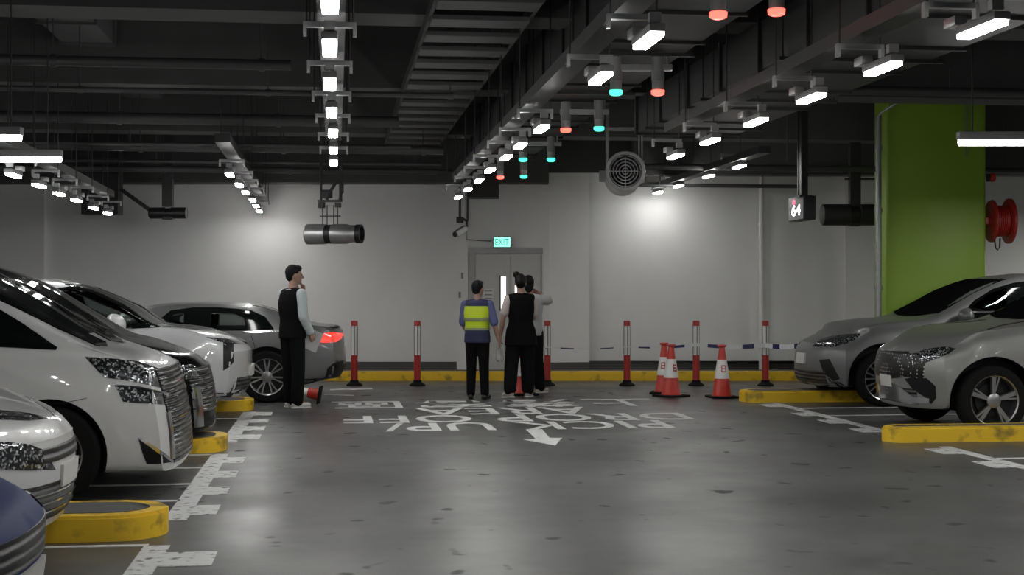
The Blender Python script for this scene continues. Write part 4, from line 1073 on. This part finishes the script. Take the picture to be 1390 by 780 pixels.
SG = [(1318, 417), (1340, 399), (1366, 390), (1366, 420), (1340, 421)]; c.panel('side_glass', SG, 'glass_see', off=.006)
c.panel('window_trim', [(1318, 422.5), (1374, 421.5), (1374, 424.5), (1318, 425)], 'chrome', step=4, off=.009)
c.upper('windshield', 1.45, 2.5, .74, .62, 'glass_matte')
c.panel('headlight', [(1103, 470), (1112, 461), (1130, 455), (1168, 452.5), (1164, 459), (1150, 466), (1130, 471)], 'headlamp', step=3)
c.panel('front_intake', [(1112, 488), (1126, 487), (1140, 514), (1132, 517), (1118, 506)], 'trim', step=4)
c.panel('lower_bumper', [(1087, 513), (1100, 522), (1158, 528), (1158, 536), (1120, 536), (1086, 528)], 'trim', step=5)
c.panel('bumper_lip', [(1122, 528), (1158, 527.5), (1158, 529.5), (1122, 530)], 'chrome', step=5, off=.01)
c.patch('lower_grille', -.6, .6, .28, .44, 'grille_black'); c.patch('front_plate', -.16, .16, .52, .66, 'plate', off=.03)
c.mirror_cap(1306, 430, .1, M['grey_car'])
c.close([.80, 3.55], .465, [SG], WP, [(1312, 428), (1340, 399), (1366, 389), (1430, 385), (1430, 428)]); c.wheels([.80, 3.55], rim_r=.27, spokes=9, style='twin')
# ---- 8 pale grey SUV, right front -----------------------------------------------------------
c = Car('suv', 5.93, 13.85, -1, spec(W=1.87, L=4.7, R=.36, pn=.30, nose=[(.2, .14), (.3, .05), (.45, .02), (.6, .0), (.8, .03), (.95, .12)],
    top=[(0, .84), (.05, .90), (.12, .945), (.3, 1.01), (.6, 1.07), (.9, 1.115), (1.3, 1.16), (1.45, 1.2), (2.1, 1.55), (2.6, 1.66), (3.4, 1.68), (4.4, 1.3), (4.7, 1.0)],
    sho=[(0, .82), (.15, .90), (.5, .985), (1.2, 1.06), (4, 1.1), (4.7, .98)], bot=[(0, .26), (.5, .24), (4, .24), (4.7, .34)],
    hw=[(0, .86), (.4, .91), (.9, .935), (4.3, .93), (4.7, .86)], rw=[(0, .76), (.6, .83), (1.35, .80), (2.3, .68), (3.9, .64), (4.7, .7)]), M['taupe_car'],
    'pale grey SUV with dotted black grille at right frame edge')
c.panel('headlight', [(1234, 480), (1262, 473), (1285, 470), (1297, 473), (1288, 480), (1262, 490), (1240, 498)], 'headlamp', step=4)
c.panel('front_grille_side', [(1203, 476), (1234, 477), (1240, 498), (1226, 512), (1203, 514)], 'grille_star', step=4)
c.patch('grille', -.66, .66, .58, .82, 'grille_star', n=12)
c.panel('side_intake', [(1228, 514), (1240, 511), (1258, 513), (1270, 524), (1271, 540), (1264, 548), (1258, 540), (1240, 529)], 'trim', step=4)
c.panel('intake_blade', [(1206, 516), (1222, 524), (1240, 538), (1262, 540), (1262, 547), (1232, 547), (1206, 540)], 'chrome', step=4, off=.012)
c.patch('lower_grille', -.55, .55, .30, .46, 'grille_black'); c.patch('front_plate', -.15, .15, .46, .58, 'plate', off=.015)
c.panel('side_window', [(1375, 428), (1392, 415), (1440, 392), (1440, 424)], 'glass_dark', off=.003)
c.upper('windshield', 1.4, 2.4, .74, .62, 'glass_matte')
c.seam([(1340, 447), (1362, 441), (1390, 436)], 1.2)
c.close([.80, 3.62], .455); c.wheels([.80, 3.62], rim_r=.262, spokes=5, style='turbine')
# ------------------------------------------------------------------ people
def remeshed(name, bm, m, voxel, parent=None, smooth_it=6, fac=.5):
    bmesh.ops.recalc_face_normals(bm, faces=bm.faces[:])
    me = bpy.data.meshes.new(name); bm.to_mesh(me); bm.free()
    o = bpy.data.objects.new(name, me); COL.objects.link(o)
    md = o.modifiers.new('r', 'REMESH'); md.mode = 'VOXEL'; md.voxel_size = voxel
    if smooth_it:
        ms = o.modifiers.new('s', 'SMOOTH'); ms.factor = fac; ms.iterations = smooth_it
    dg = bpy.context.evaluated_depsgraph_get(); nm = bpy.data.meshes.new_from_object(o.evaluated_get(dg))
    o.modifiers.clear(); o.data = nm; bpy.data.meshes.remove(me); nm.name = name
    nm.materials.clear(); nm.materials.append(m)
    for p in nm.polygons: p.use_smooth = True; p.material_index = 0
    if parent is not None: o.parent = parent
    return o
def cap(bm, p0, p1, r0, r1, n=14, flat=None):
    """tapered capsule; flat=(axis vector, factor) squashes across that axis"""
    p0 = Vector(p0); p1 = Vector(p1); d = p1-p0; L = max(d.length, 1e-4); prof = []
    for k in range(5): a = math.pi/2*(1-k/4); prof.append((-r0*math.sin(a), r0*math.cos(a) if k else 0))
    for k in range(5): a = math.pi/2*k/4; prof.append((L+r1*math.sin(a), r1*math.cos(a) if k < 4 else 0))
    vv = lathe(bm, p0, d, prof, n)
    if flat:
        ax = Vector(flat[0]).normalized(); d1 = d.normalized()
        for v in vv:
            t = (v.co-p0); h = t.dot(ax); v.co -= ax*h*(1-flat[1])
def ell(bm, c, r, rot=None):
    vv = bmesh.ops.create_uvsphere(bm, u_segments=20, v_segments=14, radius=1)['verts']
    for v in vv:
        p = Vector((v.co.x*r[0], v.co.y*r[1], v.co.z*r[2]))
        if rot is not None: p = rot @ p
        v.co = Vector(c)+p
def stack(bm, lv, n=24, power=2.4):
    """closed loft of superellipses: (z, x centre, y centre, rx, ry)"""
    rings = []
    for z, cx, cy, rx, ry in lv:
        rg = []
        for i in range(n):
            a = 2*math.pi*i/n; ca, sa = math.cos(a), math.sin(a)
            rg.append(bm.verts.new((cx+rx*math.copysign(abs(ca)**(2/power), ca), cy+ry*math.copysign(abs(sa)**(2/power), sa), z)))
        rings.append(rg)
    for a, b in zip(rings, rings[1:]):
        for i in range(n): bm.faces.new((a[i], a[(i+1) % n], b[(i+1) % n], b[i]))
    bm.faces.new(rings[0][::-1]); bm.faces.new(rings[-1])
def hand(bm, wr, d, palm_n, side, curl=.5, k=1.0):
    """wr wrist, d direction of the hand, palm_n palm normal, side=+1/-1 where the thumb leaves"""
    d = Vector(d).normalized(); n = Vector(palm_n); n = (n-d*n.dot(d)).normalized(); s = d.cross(n).normalized()*side
    wr = Vector(wr)
    for q in (-.026, -.009, .009, .026): cap(bm, wr+s*q*.6*k+d*.012*k, wr+s*q*k+d*.085*k, .0145*k, .0125*k, 8)
    for i, (q, L) in enumerate(((.030, .068), (.0105, .078), (-.0095, .072), (-.029, .056))):
        p = wr+s*q*k+d*.088*k; dd = d
        for j, f in enumerate((.45, .32, .26)):
            ang = curl*(.35+.45*j); dd = (dd*math.cos(ang)+n*math.sin(ang)).normalized(); e = p+dd*L*f*k
            cap(bm, p, e, (.0095-.0008*j)*k, (.0088-.0008*j)*k, 8); p = e
    p = wr+s*.026*k+d*.028*k; dd = (s*.75+d*.75+n*.25).normalized()
    for j, L in enumerate((.042, .032, .026)):
        e = p+dd*L*k; cap(bm, p, e, .0115*k, .0100*k, 8); p = e; dd = (dd*.8+d*.35+n*.12*curl).normalized()
class Person:
    def __init__(s, loc, rz, H, J, label, fem=False, head_yaw=0):
        s.k = H/1.75; k = s.k; s.J = {a: Vector(v)*k for a, v in J.items()}; J = s.J; s.head_yaw = head_yaw
        bm = bmesh.new()
        s.hc = J['head']; hc = s.hc; Rm = Matrix.Rotation(head_yaw, 3, 'Z'); s.Rm = Rm
        def h(x, y, z): return hc+Rm @ (Vector((x, y, z))*k)
        ell(bm, h(-.008, 0, .018), (.097*k, .077*k, .103*k), Rm); ell(bm, h(.022, 0, -.05), (.068*k, .058*k, .068*k), Rm)
        cap(bm, h(.088, 0, .012), h(.108, 0, -.026), .011*k, .016*k, 10)                              # nose
        cap(bm, h(.078, -.022, -.060), h(.078, .022, -.060), .012*k, .012*k, 8); ell(bm, h(.068, 0, -.098), (.026*k, .028*k, .018*k))   # mouth, chin
        for sg in (-1, 1):
            ell(bm, h(-.005, sg*.078, -.008), (.020*k, .010*k, .032*k), Rm); cap(bm, h(.076, sg*.016, .028), h(.066, sg*.048, .026), .012*k, .010*k, 8)
            ell(bm, h(.062, sg*.042, -.022), (.022*k, .022*k, .02*k))
        cap(bm, J['neck'], h(-.015, 0, -.06), .056*k, .052*k)
        w = .88 if fem else 1.0; s.w = w
        hip, chest, neck = J['hip'], J['chest'], J['neck']
        s.levels = [(hip.z-.06*k, hip.x, hip.y, .10*k, .155*k), (hip.z+.04*k, hip.x, hip.y, .105*k, .155*k), (hip.z+.16*k, .5*(hip.x+chest.x), .5*(hip.y+chest.y), .095*k, .135*k*w),
                    (chest.z-.06*k, chest.x, chest.y, .112*k, .155*k*w), (chest.z+.06*k, chest.x, chest.y, .112*k, .165*k*w), (neck.z-.06*k, neck.x*.5+chest.x*.5, neck.y, .09*k, .15*k*w), (neck.z-.005*k, neck.x, neck.y, .06*k, .075*k)]
        stack(bm, s.levels)
        for a in 'rl':
            sh, el, wr = J['sh'+a], J['el'+a], J['wr'+a]
            cap(bm, sh, el, .052*k*w, .040*k*w); cap(bm, el, el.lerp(wr, .35), .040*k*w, .041*k*w); cap(bm, el.lerp(wr, .35), wr, .041*k*w, .027*k*w)
            hand(bm, wr, J['hd'+a]-wr, J['pn'+a], J['th'+a].x, J['th'+a].y, k*.98)
            hp, kn, an = J['hp'+a], J['kn'+a], J['an'+a]
            cap(bm, hp, kn, .086*k, .056*k); cap(bm, kn, kn.lerp(an, .35), .056*k, .058*k); cap(bm, kn.lerp(an, .35), an, .058*k, .038*k)
            cap(bm, an-Vector((0, 0, .03))*k, J['to'+a]*1, .040*k, .030*k)
        s.body = remeshed('person', bm, M['skin'], .0075, None, 3, .4)
        s.body.location = loc; s.body.rotation_euler = (0, 0, rz); tag(s.body, label, 'person')
        # eyes
        for sg in (-1, 1):
            b = bmesh.new(); ell(b, h(.080, sg*.033, .008), (.012*k, .014*k, .008*k)); finish('eye', b, M['black'], s.body)
    def shell(s, name, m, torso=None, grow=.015, sleeves=None, r_s=(.066, .055, .050), vox=.011, ry=1.0, low=None, extra=None, legs=None, sit=7):
        k = s.k; J = s.J; bm = bmesh.new()
        if torso:
            z0, z1 = torso; L = []
            for (z, cx, cy, rx, ry_) in s.levels: L.append([z, cx, cy, rx+grow*k, (ry_+grow*k)*ry])
            def lerp(z):
                if z <= L[0][0]: r = L[0][:]; r[0] = z; return r
                for a, b in zip(L, L[1:]):
                    if a[0] <= z <= b[0]:
                        t = (z-a[0])/(b[0]-a[0]); return [z]+[a[i]+(b[i]-a[i])*t for i in range(1, 5)]
                r = L[-1][:]; r[0] = z; return r
            zs = [z0*k+(z1*k-z0*k)*i/12 for i in range(13)]; lv = [lerp(z) for z in zs]
            if low:
                for i in range(5): lv[i][3] += low*k*(1-i/5); lv[i][4] += low*k*(1-i/5)
            stack(bm, [tuple(q) for q in lv])
            for a in 'rl':                                          # shoulders
                sh = J['sh'+a]; n_ = J['neck']+Vector((0, 0, -.045*k)); cap(bm, n_, sh+(n_-sh)*.12, (.056+grow*.7)*k, (.050+grow*.45)*k)
        if sleeves:
            for a in 'rl':
                f = sleeves; sh, el, wr = J['sh'+a], J['el'+a], J['wr'+a]
                if f <= 1: cap(bm, sh, sh.lerp(el, f), r_s[0]*k*s.w, r_s[1]*k*s.w)
                else:
                    cap(bm, sh, el, r_s[0]*k*s.w, r_s[1]*k*s.w); cap(bm, el, el.lerp(wr, (f-1)), r_s[1]*k*s.w, r_s[2]*k*s.w)
        if legs:
            r0, r1, r2, end = legs; hip = J['hip']
            stack(bm, [(hip.z-.09*k, hip.x, hip.y, .10*k, .15*k), (hip.z-.02*k, hip.x, hip.y, .125*k, .175*k), (hip.z+.10*k, hip.x, hip.y, .118*k, .165*k)])
            for a in 'rl':
                hp, kn, an = J['hp'+a], J['kn'+a], J['an'+a]
                cap(bm, hp, kn, r0*k, r1*k); cap(bm, kn, kn.lerp(an, end), r1*k, r2*k)
        if extra: extra(bm)
        return remeshed(name, bm, m, vox, s.body, sit)
    def hair(s, m, bun=False, long=.0):
        k = s.k; hc = s.hc; Rm = s.Rm; bm = bmesh.new()
        def h(x, y, z): return hc+Rm @ (Vector((x, y, z))*k)
        ell(bm, h(-.022, 0, .040), (.098*k, .084*k, .098*k), Rm); ell(bm, h(-.052, 0, -.005-long), (.060*k, .070*k, (.075+long)*k), Rm); ell(bm, h(.04, 0, .088), (.055*k, .068*k, .040*k), Rm)
        if bun: ell(bm, h(-.03, .06, .12), (.05*k, .05*k, .05*k), Rm); ell(bm, h(-.10, 0, .02), (.045*k, .05*k, .06*k), Rm)
        o = remeshed('hair', bm, m, .008, s.body, 2)
        return o
    def shoes(s, m, sole=None):
        k = s.k
        for a in 'rl':
            an, to = s.J['an'+a], s.J['to'+a]; d = (to-an); d.z = 0; d.normalize(); bm = bmesh.new(); side = Vector((-d.y, d.x, 0))
            base = min(an.z, .085*k)-.082*k
            up = Vector((0, 0, 1)); hl = Vector((an.x, an.y, an.z-.045*k))-d*.035*k
            cap(bm, hl, hl+d*.09*k, .040*k, .040*k); cap(bm, hl+d*.05*k, Vector((to.x, to.y, max(to.z, .035*k)))+d*.012*k, .042*k, .033*k, flat=((0, 0, 1), .9)); cap(bm, an-up*.03*k, an+up*.02*k, .047*k, .047*k)
            o = remeshed('shoe', bm, m, .008, s.body, 3)
            if sole:
                b = bmesh.new(); pts = []
                q0 = Vector((hl.x, hl.y, hl.z))-d*.04*k; q1 = Vector((to.x, to.y, max(to.z, .035*k)))+d*.045*k
                for t, wd in ((0, .026), (.06, .036), (.3, .034), (.6, .040), (.85, .038), (1, .018)): pts.append((q0.lerp(q1, t), wd))
                up_ = [b.verts.new(p+side*w*k+Vector((0, 0, -.026*k))) for p, w in pts]+[b.verts.new(p-side*w*k+Vector((0, 0, -.026*k))) for p, w in pts[::-1]]
                f = b.faces.new(up_); r = bmesh.ops.extrude_face_region(b, geom=[f])
                for v in r['geom']:
                    if isinstance(v, bmesh.types.BMVert): v.co.z -= .016*k
                finish('sole', b, sole, o)
def pose(**k):
    """standing joints, x forward, y left, for a 1.75 m figure"""
    J = dict(hip=(0, 0, .93), chest=(0, 0, 1.25), neck=(0, 0, 1.475), head=(.02, 0, 1.64),
             shr=(0, -.185, 1.415), elr=(-.02, -.235, 1.13), wrr=(.03, -.245, .885), hdr=(.045, -.245, .8), pnr=(0, 1, 0), thr=(1, .5, 0),
             shl=(0, .185, 1.415), ell=(-.02, .235, 1.13), wrl=(.03, .245, .885), hdl=(.045, .245, .8), pnl=(0, -1, 0), thl=(-1, .5, 0),
             hpr=(0, -.09, .90), knr=(.02, -.095, .49), anr=(0, -.10, .085), tor=(.14, -.125, .035),
             hpl=(0, .09, .90), knl=(.02, .095, .49), anl=(0, .10, .085), tol=(.14, .125, .035))
    J.update(k); return J
# ---- man by the grey car
g1 = gnd(397, 550.5)
g1 = at(397, 549.5, 18.15); g1.z = 0
P1 = Person(g1, R(38), 1.79, pose(chest=(-.01, 0, 1.25), neck=(.0, 0, 1.475), head=(.03, 0, 1.645),
    elr=(.0, -.225, 1.13), wrr=(.13, -.20, .93), hdr=(.17, -.19, .86), pnr=(0, 1, 0), thr=(1, .9, 0),
    ell=(.10, .23, 1.17), wrl=(.20, .06, 1.42), hdl=(.185, .03, 1.52), pnl=(-1, -.3, 0), thl=(-1, .9, 0),
    anl=(.03, .10, .085), tol=(.17, .12, .035), anr=(-.01, -.11, .085), tor=(.13, -.135, .035)),
    'man in black vest and white sleeves standing by the grey car, hand at mouth', head_yaw=R(-25))
P1.shell('trousers', M['cloth_trouser'], legs=(.105, .085, .078, .99))
P1.shell('shirt', M['cloth_white'], torso=(.98, 1.475), grow=.010, sleeves=1.93, r_s=(.068, .062, .050))
P1.shell('vest', M['cloth_black'], torso=(.86, 1.465), grow=.030, low=.01)
P1.hair(M['hair']); P1.shoes(M['shoe_white'], M['whiteband'])
b = bmesh.new(); cbox(b, (0, 0, 0), (.20, .006, .26)); 
bmesh.ops.transform(b, matrix=Matrix.Rotation(R(24), 4, 'Y'), verts=b.verts[:])
pp = tag(finish('folder', b, M['folder'], smooth=False), 'grey paper folder held low in the man\'s right hand', 'folder')
hw_ = P1.body.matrix_basis @ (Vector((.185, -.17, .835))*P1.k); pp.location = hw_; pp.rotation_euler = (0, 0, R(20))
# ---- worker in high-visibility vest
g2 = at(648, 542, 19.5); g2.z = 0
P2 = Person(g2, R(72), 1.61, pose(head=(.02, -.005, 1.64), elr=(-.03, -.265, 1.13), wrr=(.05, -.31, .885), hdr=(.09, -.32, .80), elL=(0, 0, 0),
    ell=(.02, .225, 1.13), wrl=(.16, .17, .96), hdl=(.24, .13, .95), anr=(.02, -.11, .085), tor=(.16, -.14, .035)),
    'worker in yellow high-visibility vest seen from behind, by the double door', head_yaw=R(-20))
P2.shell('trousers', M['cloth_black'], legs=(.100, .078, .066, .98))
P2.shell('shirt', M['cloth_blue'], torso=(.98, 1.475), grow=.012, sleeves=.95, r_s=(.068, .066, .05))
v = P2.shell('vest', M['cloth_navy'], torso=(.84, 1.462), grow=.032, low=.012)
def band(P, name, m, z0, z1, grow, parent, cut=None):
    o = P.shell(name, m, torso=(z0, z1), grow=grow, sit=2) if False else None
    k = P.k; bm = bmesh.new(); L = P.levels; lv = []
    for i in range(5):
        z = (z0+(z1-z0)*i/4)*k
        for a, b_ in zip(L, L[1:]):
            if a[0] <= z <= b_[0]:
                t = (z-a[0])/(b_[0]-a[0]); q = [a[j]+(b_[j]-a[j])*t for j in range(1, 5)]; lv.append((z, q[0], q[1], q[2]+grow*k, q[3]+grow*k)); break
    stack(bm, lv); return finish(name, bm, m, parent, angle=50)
band(P2, 'hi_vis_panel', M['hivis'], 1.03, 1.385, .042, v); band(P2, 'reflective_band', M['reflect'], 1.165, 1.215, .047, v); band(P2, 'reflective_band', M['reflect'], 1.03, 1.065, .046, v)
P2.hair(M['hair']); P2.shoes(M['shoe_black'], M['black'])
# ---- person in long black vest
g3 = at(707, 538.5, 19.85); g3.z = 0
P3 = Person(g3, R(98), 1.70, pose(head=(.02, .0, 1.64), ell=(.0, .265, 1.13), wrl=(.05, .285, .90), hdl=(.06, .29, .81), thl=(-1, 1.0, 0),
    elr=(.03, -.20, 1.14), wrr=(.20, -.12, 1.05), hdr=(.28, -.08, 1.06), anl=(-.10, .19, .10), tol=(.0, .245, .04), knl=(.0, .14, .50), anr=(.08, -.13, .085), tor=(.17, -.20, .035), knr=(.05, -.11, .49)),
    'person in long black vest and wide black trousers walking away, centre', fem=True, head_yaw=R(-15))
P3.shell('trousers', M['cloth_trouser'], legs=(.118, .105, .092, .93))
P3.shell('shirt', M['cloth_pale'], torso=(.98, 1.475), grow=.012, sleeves=.72, r_s=(.072, .074, .05))
P3.shell('vest', M['cloth_black'], torso=(.74, 1.467), grow=.042, low=.03, ry=1.06)
P3.hair(M['hair'], bun=True); P3.shoes(M['shoe_tan'], M['whiteband'])
b = bmesh.new(); hb = Vector((.065, .30, .82))*P3.k
stack(b, [(-.30, 0, 0, .035, .06), (-.27, 0, 0, .06, .085), (-.15, 0, 0, .055, .08), (-.05, 0, 0, .03, .04), (.0, 0, 0, .012, .016), (.03, 0, 0, .02, .03)], 16)
bg = tag(finish('plastic_bag', b, M['bag']), 'clear plastic bag hanging from the left hand of the person in black', 'bag'); bg.location = P3.body.matrix_basis @ hb
b = bmesh.new(); lathe(b, (0, 0, -.27), (0, 0, 1), [(0, 0), (0, .032), (.12, .032), (.15, .014), (.17, .014), (.17, 0)], 14); bt = tag(finish('water_bottle', b, M['whiteband']), 'small pale bottle inside the clear plastic bag', 'bottle'); bt.location = bg.location
# ---- person behind, arm raised
g4 = at(720.5, 536, 20.75); g4.z = 0
P4 = Person(g4, R(75), 1.69, pose(head=(.02, .035, 1.64), elr=(.03, -.29, 1.38), wrr=(.08, -.12, 1.50), hdr=(.10, -.05, 1.53), pnr=(1, .4, .3), thr=(1, .8, 0),
    ell=(.03, .22, 1.13), wrl=(.16, .15, .96), hdl=(.24, .13, .95), anr=(.0, -.14, .085), tor=(.12, -.22, .035), anl=(-.02, .08, .085)),
    'person in light grey T-shirt with raised bare arm, partly hidden by person in black', head_yaw=R(10))
P4.shell('trousers', M['cloth_trouser'], legs=(.108, .095, .085, .98))
P4.shell('t_shirt', M['cloth_grey'], torso=(.86, 1.472), grow=.024, sleeves=.55, r_s=(.074, .080, .05), low=.01)
P4.hair(M['hair'], long=.03); P4.shoes(M['shoe_tan'], M['whiteband'])
# ------------------------------------------------------------------ bollards, cones, tape
def make_bollard():
    o = thing('bollard', (0, 0, 0), 'x', 'bollard')
    b = bmesh.new(); lathe(b, (0, 0, 0), (0, 0, 1), [(0, .125), (.018, .125), (.035, .10), (.055, .07), (.09, .06), (.09, .04)], 24); finish('rubber_base', b, M['rubber'], o)
    b = bmesh.new(); lathe(b, (0, 0, 0), (0, 0, 1), [(.05, .054), (.48, .052)], 24); finish('red_post', b, M['redpaint'], o)
    b = bmesh.new(); lathe(b, (0, 0, 0), (0, 0, 1), [(.48, .046), (.945, .046)], 24); finish('white_sleeve', b, M['whiteband'], o)
    b = bmesh.new()
    for k in range(4):
        a = math.pi/2*k+.02; cyl(b, (.048*math.cos(a), .048*math.sin(a), .47), (.048*math.cos(a), .048*math.sin(a), .95), .0055, n=8)
    finish('edge_strip', b, M['darkgrey'], o)
    b = bmesh.new(); lathe(b, (0, 0, 0), (0, 0, 1), [(.935, .052), (1.0, .052), (1.015, .045), (1.015, 0)], 24); finish('red_cap', b, M['redpaint'], o)
    return o
BO = make_bollard(); BP = []
for i, (x, lab) in enumerate([(481, 'red and white bollard nearest to the grey car'), (566.5, 'red and white bollard second from the grey car'), (743, 'red and white bollard right of the person with raised arm'),
                              (851, 'red and white bollard just left of the two overlapping cones'), (945, 'red and white bollard between the cones'), (1039, 'rightmost red and white bollard near dark grey SUV')]):
    p = at(x, 523, 22.25); p.z = 0; BP.append(p)
    if i == 0: BO.location = p; BO['label'] = lab; BO['group'] = 'red and white bollards'
    else: copy_thing(BO, p, 0, lab, 'red and white bollards')
def cone_r(z): return .135-(z-.03)/(.72-.03)*.10
def make_cone(mark_=True):
    o = thing('traffic_cone', (0, 0, 0), 'x', 'traffic cone')
    b = bmesh.new(); cbox(b, (0, 0, .016), (.38, .38, .032), .01); finish('base', b, M['rubber'], o)
    b = bmesh.new(); lathe(b, (0, 0, 0), (0, 0, 1), [(.03, .15), (.05, cone_r(.05)), (.26, cone_r(.26)), (.70, cone_r(.70)), (.725, .035), (.725, .02), (.6, .02)], 28); finish('cone_body', b, M['redplastic'], o)
    b = bmesh.new(); lathe(b, (0, 0, 0), (0, 0, 1), [(.27, cone_r(.27)-.005), (.27, cone_r(.27)+.004), (.53, cone_r(.53)+.004), (.53, cone_r(.53)-.005)], 28, closed=True); wb = finish('white_band', b, M['whiteband'], o)
    b = bmesh.new()                                        # printed red mark on the band
    def dab(a0, a1, z0, z1):
        vs = []
        for rr in (.004, .0065):
            for a, z in ((a0, z0), (a1, z0), (a1, z1), (a0, z1)): vs.append(b.verts.new(((cone_r(z)+rr)*math.sin(a), -(cone_r(z)+rr)*math.cos(a), z)))
        for f in ((0, 1, 2, 3), (7, 6, 5, 4), (0, 4, 5, 1), (1, 5, 6, 2), (2, 6, 7, 3), (3, 7, 4, 0)): b.faces.new([vs[i] for i in f])
    for i, z in enumerate((.36, .40, .44)):
        for j in range(3): dab(-.35+.22*j, -.35+.22*(j+1), z, z+.016)
    dab(-.42, -.28, .36, .456)
    dab(.22, .33, .376, .40); dab(.22, .33, .416, .44)
    finish('red_mark', b, M['redpaint'], wb, smooth=False)
    b = bmesh.new(); lathe(b, (0, 0, 0), (0, 0, 1), [(.70, .045), (.715, .065), (.735, .06), (.74, .03), (.74, 0)], 20); finish('top_cap', b, M['redplastic'], o)
    return o
CO = make_cone()
cones = [(911, 537, 19.95, .5, 'front cone of the two overlapping traffic cones'), (901.5, 535, 20.55, -.35, 'rear cone of the two overlapping traffic cones'),
         (980, 540, 19.75, .05, 'single traffic cone standing apart, right of the overlapping pair'), (710, 537, 20.28, .1, 'traffic cone hidden behind legs of the person in black')]
for i, (x, y, w, rz, lab) in enumerate(cones):
    p = at(x, y, w); p.z = 0
    if i == 0: CO.location = p; CO.rotation_euler = (0, 0, rz); CO['label'] = lab; CO['group'] = 'red and white traffic cones'
    else: copy_thing(CO, p, rz, lab, 'red and white traffic cones')
p = at(432, 540, 19.2); r = copy_thing(CO, Vector((p.x, p.y, .155)), 0, 'toppled traffic cone lying under the rear bumper of grey car', 'red and white traffic cones')
r.rotation_euler = (0, R(-80), R(-8)); r.scale = (.62, .62, .62); r.location = at(435, 540, 18.7); r.location.z = .118
# tape
def tape(pts, segs, name, label):
    """pts: list of (point, height); alternate blocks of white and blue"""
    b = bmesh.new(); P = []
    for (p, h), (q, g) in zip(pts, pts[1:]):
        for k in range(segs):
            t = k/segs; c = p.lerp(q, t); c.z -= .03*math.sin(math.pi*t); P.append((c, h+(g-h)*t))
    P.append((pts[-1][0], pts[-1][1])); rows_ = []
    for c, h in P:
        o = VD*.0015
        rows_.append([b.verts.new((c.x+s*o.x, c.y+s*o.y, c.z+t*h/2)) for s, t in ((-1, -1), (-1, 1), (1, 1), (1, -1))])
    for i, (r0, r1) in enumerate(zip(rows_, rows_[1:])):
        for k in range(4):
            f = b.faces.new((r0[k], r0[(k+1) % 4], r1[(k+1) % 4], r1[k])); f.material_index = 1 if i % 6 in (2, 3) else 0
    b.faces.new(rows_[0]); b.faces.new(rows_[-1])
    return tag(finish(name, b, [M['tape_white'], M['tape_blue']], smooth=False), label, 'tape')
def tp(x, y, w=22.2, h=.03): return (at(x, y, w-.06), h)
tape([tp(735, 470.5, h=.012), tp(743, 471, h=.018), tp(851, 470.5, h=.016), tp(945, 467.5, h=.05), tp(1039, 468.5, h=.075), tp(1098, 467, 21.6, h=.075)], 12, 'barrier_tape', 'blue and white barrier tape strung between the bollards on the right')
# ------------------------------------------------------------------ light
W = bpy.data.worlds.new('world'); SC.world = W; W.use_nodes = True
bg_ = W.node_tree.nodes['Background']; bg_.inputs[0].default_value = (.02, .02, .02, 1); bg_.inputs[1].default_value = .2
def area(name, loc, sx, sy, power, rot=(0, 0, 0)):
    l = bpy.data.lights.new(name, 'AREA'); l.shape = 'RECTANGLE'; l.size = sx; l.size_y = sy; l.energy = power; l.color = (1, .99, .97)
    o = bpy.data.objects.new(name, l); COL.objects.link(o); o.location = loc; o.rotation_euler = rot
# the car park's lamp rows go on behind and beside the camera
for x in (-6.5, -3.6, -.2, 3.3, 7.0):
    for y in (-8.5, -5.0, -1.5):
        area('unseen_light', (x, y, 2.85), .12, 1.2, 30)
for x in (-6.5, -9.0):
    for y in (3, 7.5, 12): area('unseen_light', (x, y, 2.85), .12, 1.2, 30)
for x in (7.5, 11.0):
    for y in (4, 8.5): area('unseen_light', (x, y, 2.85), .12, 1.2, 30)
for x, y in ((9.5, 12), (9.5, 16.2), (12.5, 19.5), (14, 22)): area('unseen_light', (x, y, 2.85), .12, 1.2, 30)  # added unseen lights that brighten the right-hand cars, column and wall
vs = SC.view_settings; vs.view_transform = 'Standard'; vs.look = 'None'; vs.gamma = 1; vs.use_curve_mapping = False; vs.exposure = 1.0
cy_ = SC.cycles
cy_.use_denoising = True; cy_.max_bounces = 8; cy_.diffuse_bounces = 4; cy_.glossy_bounces = 4; cy_.transparent_max_bounces = 12; cy_.sample_clamp_indirect = 4
cy_.use_light_tree = True
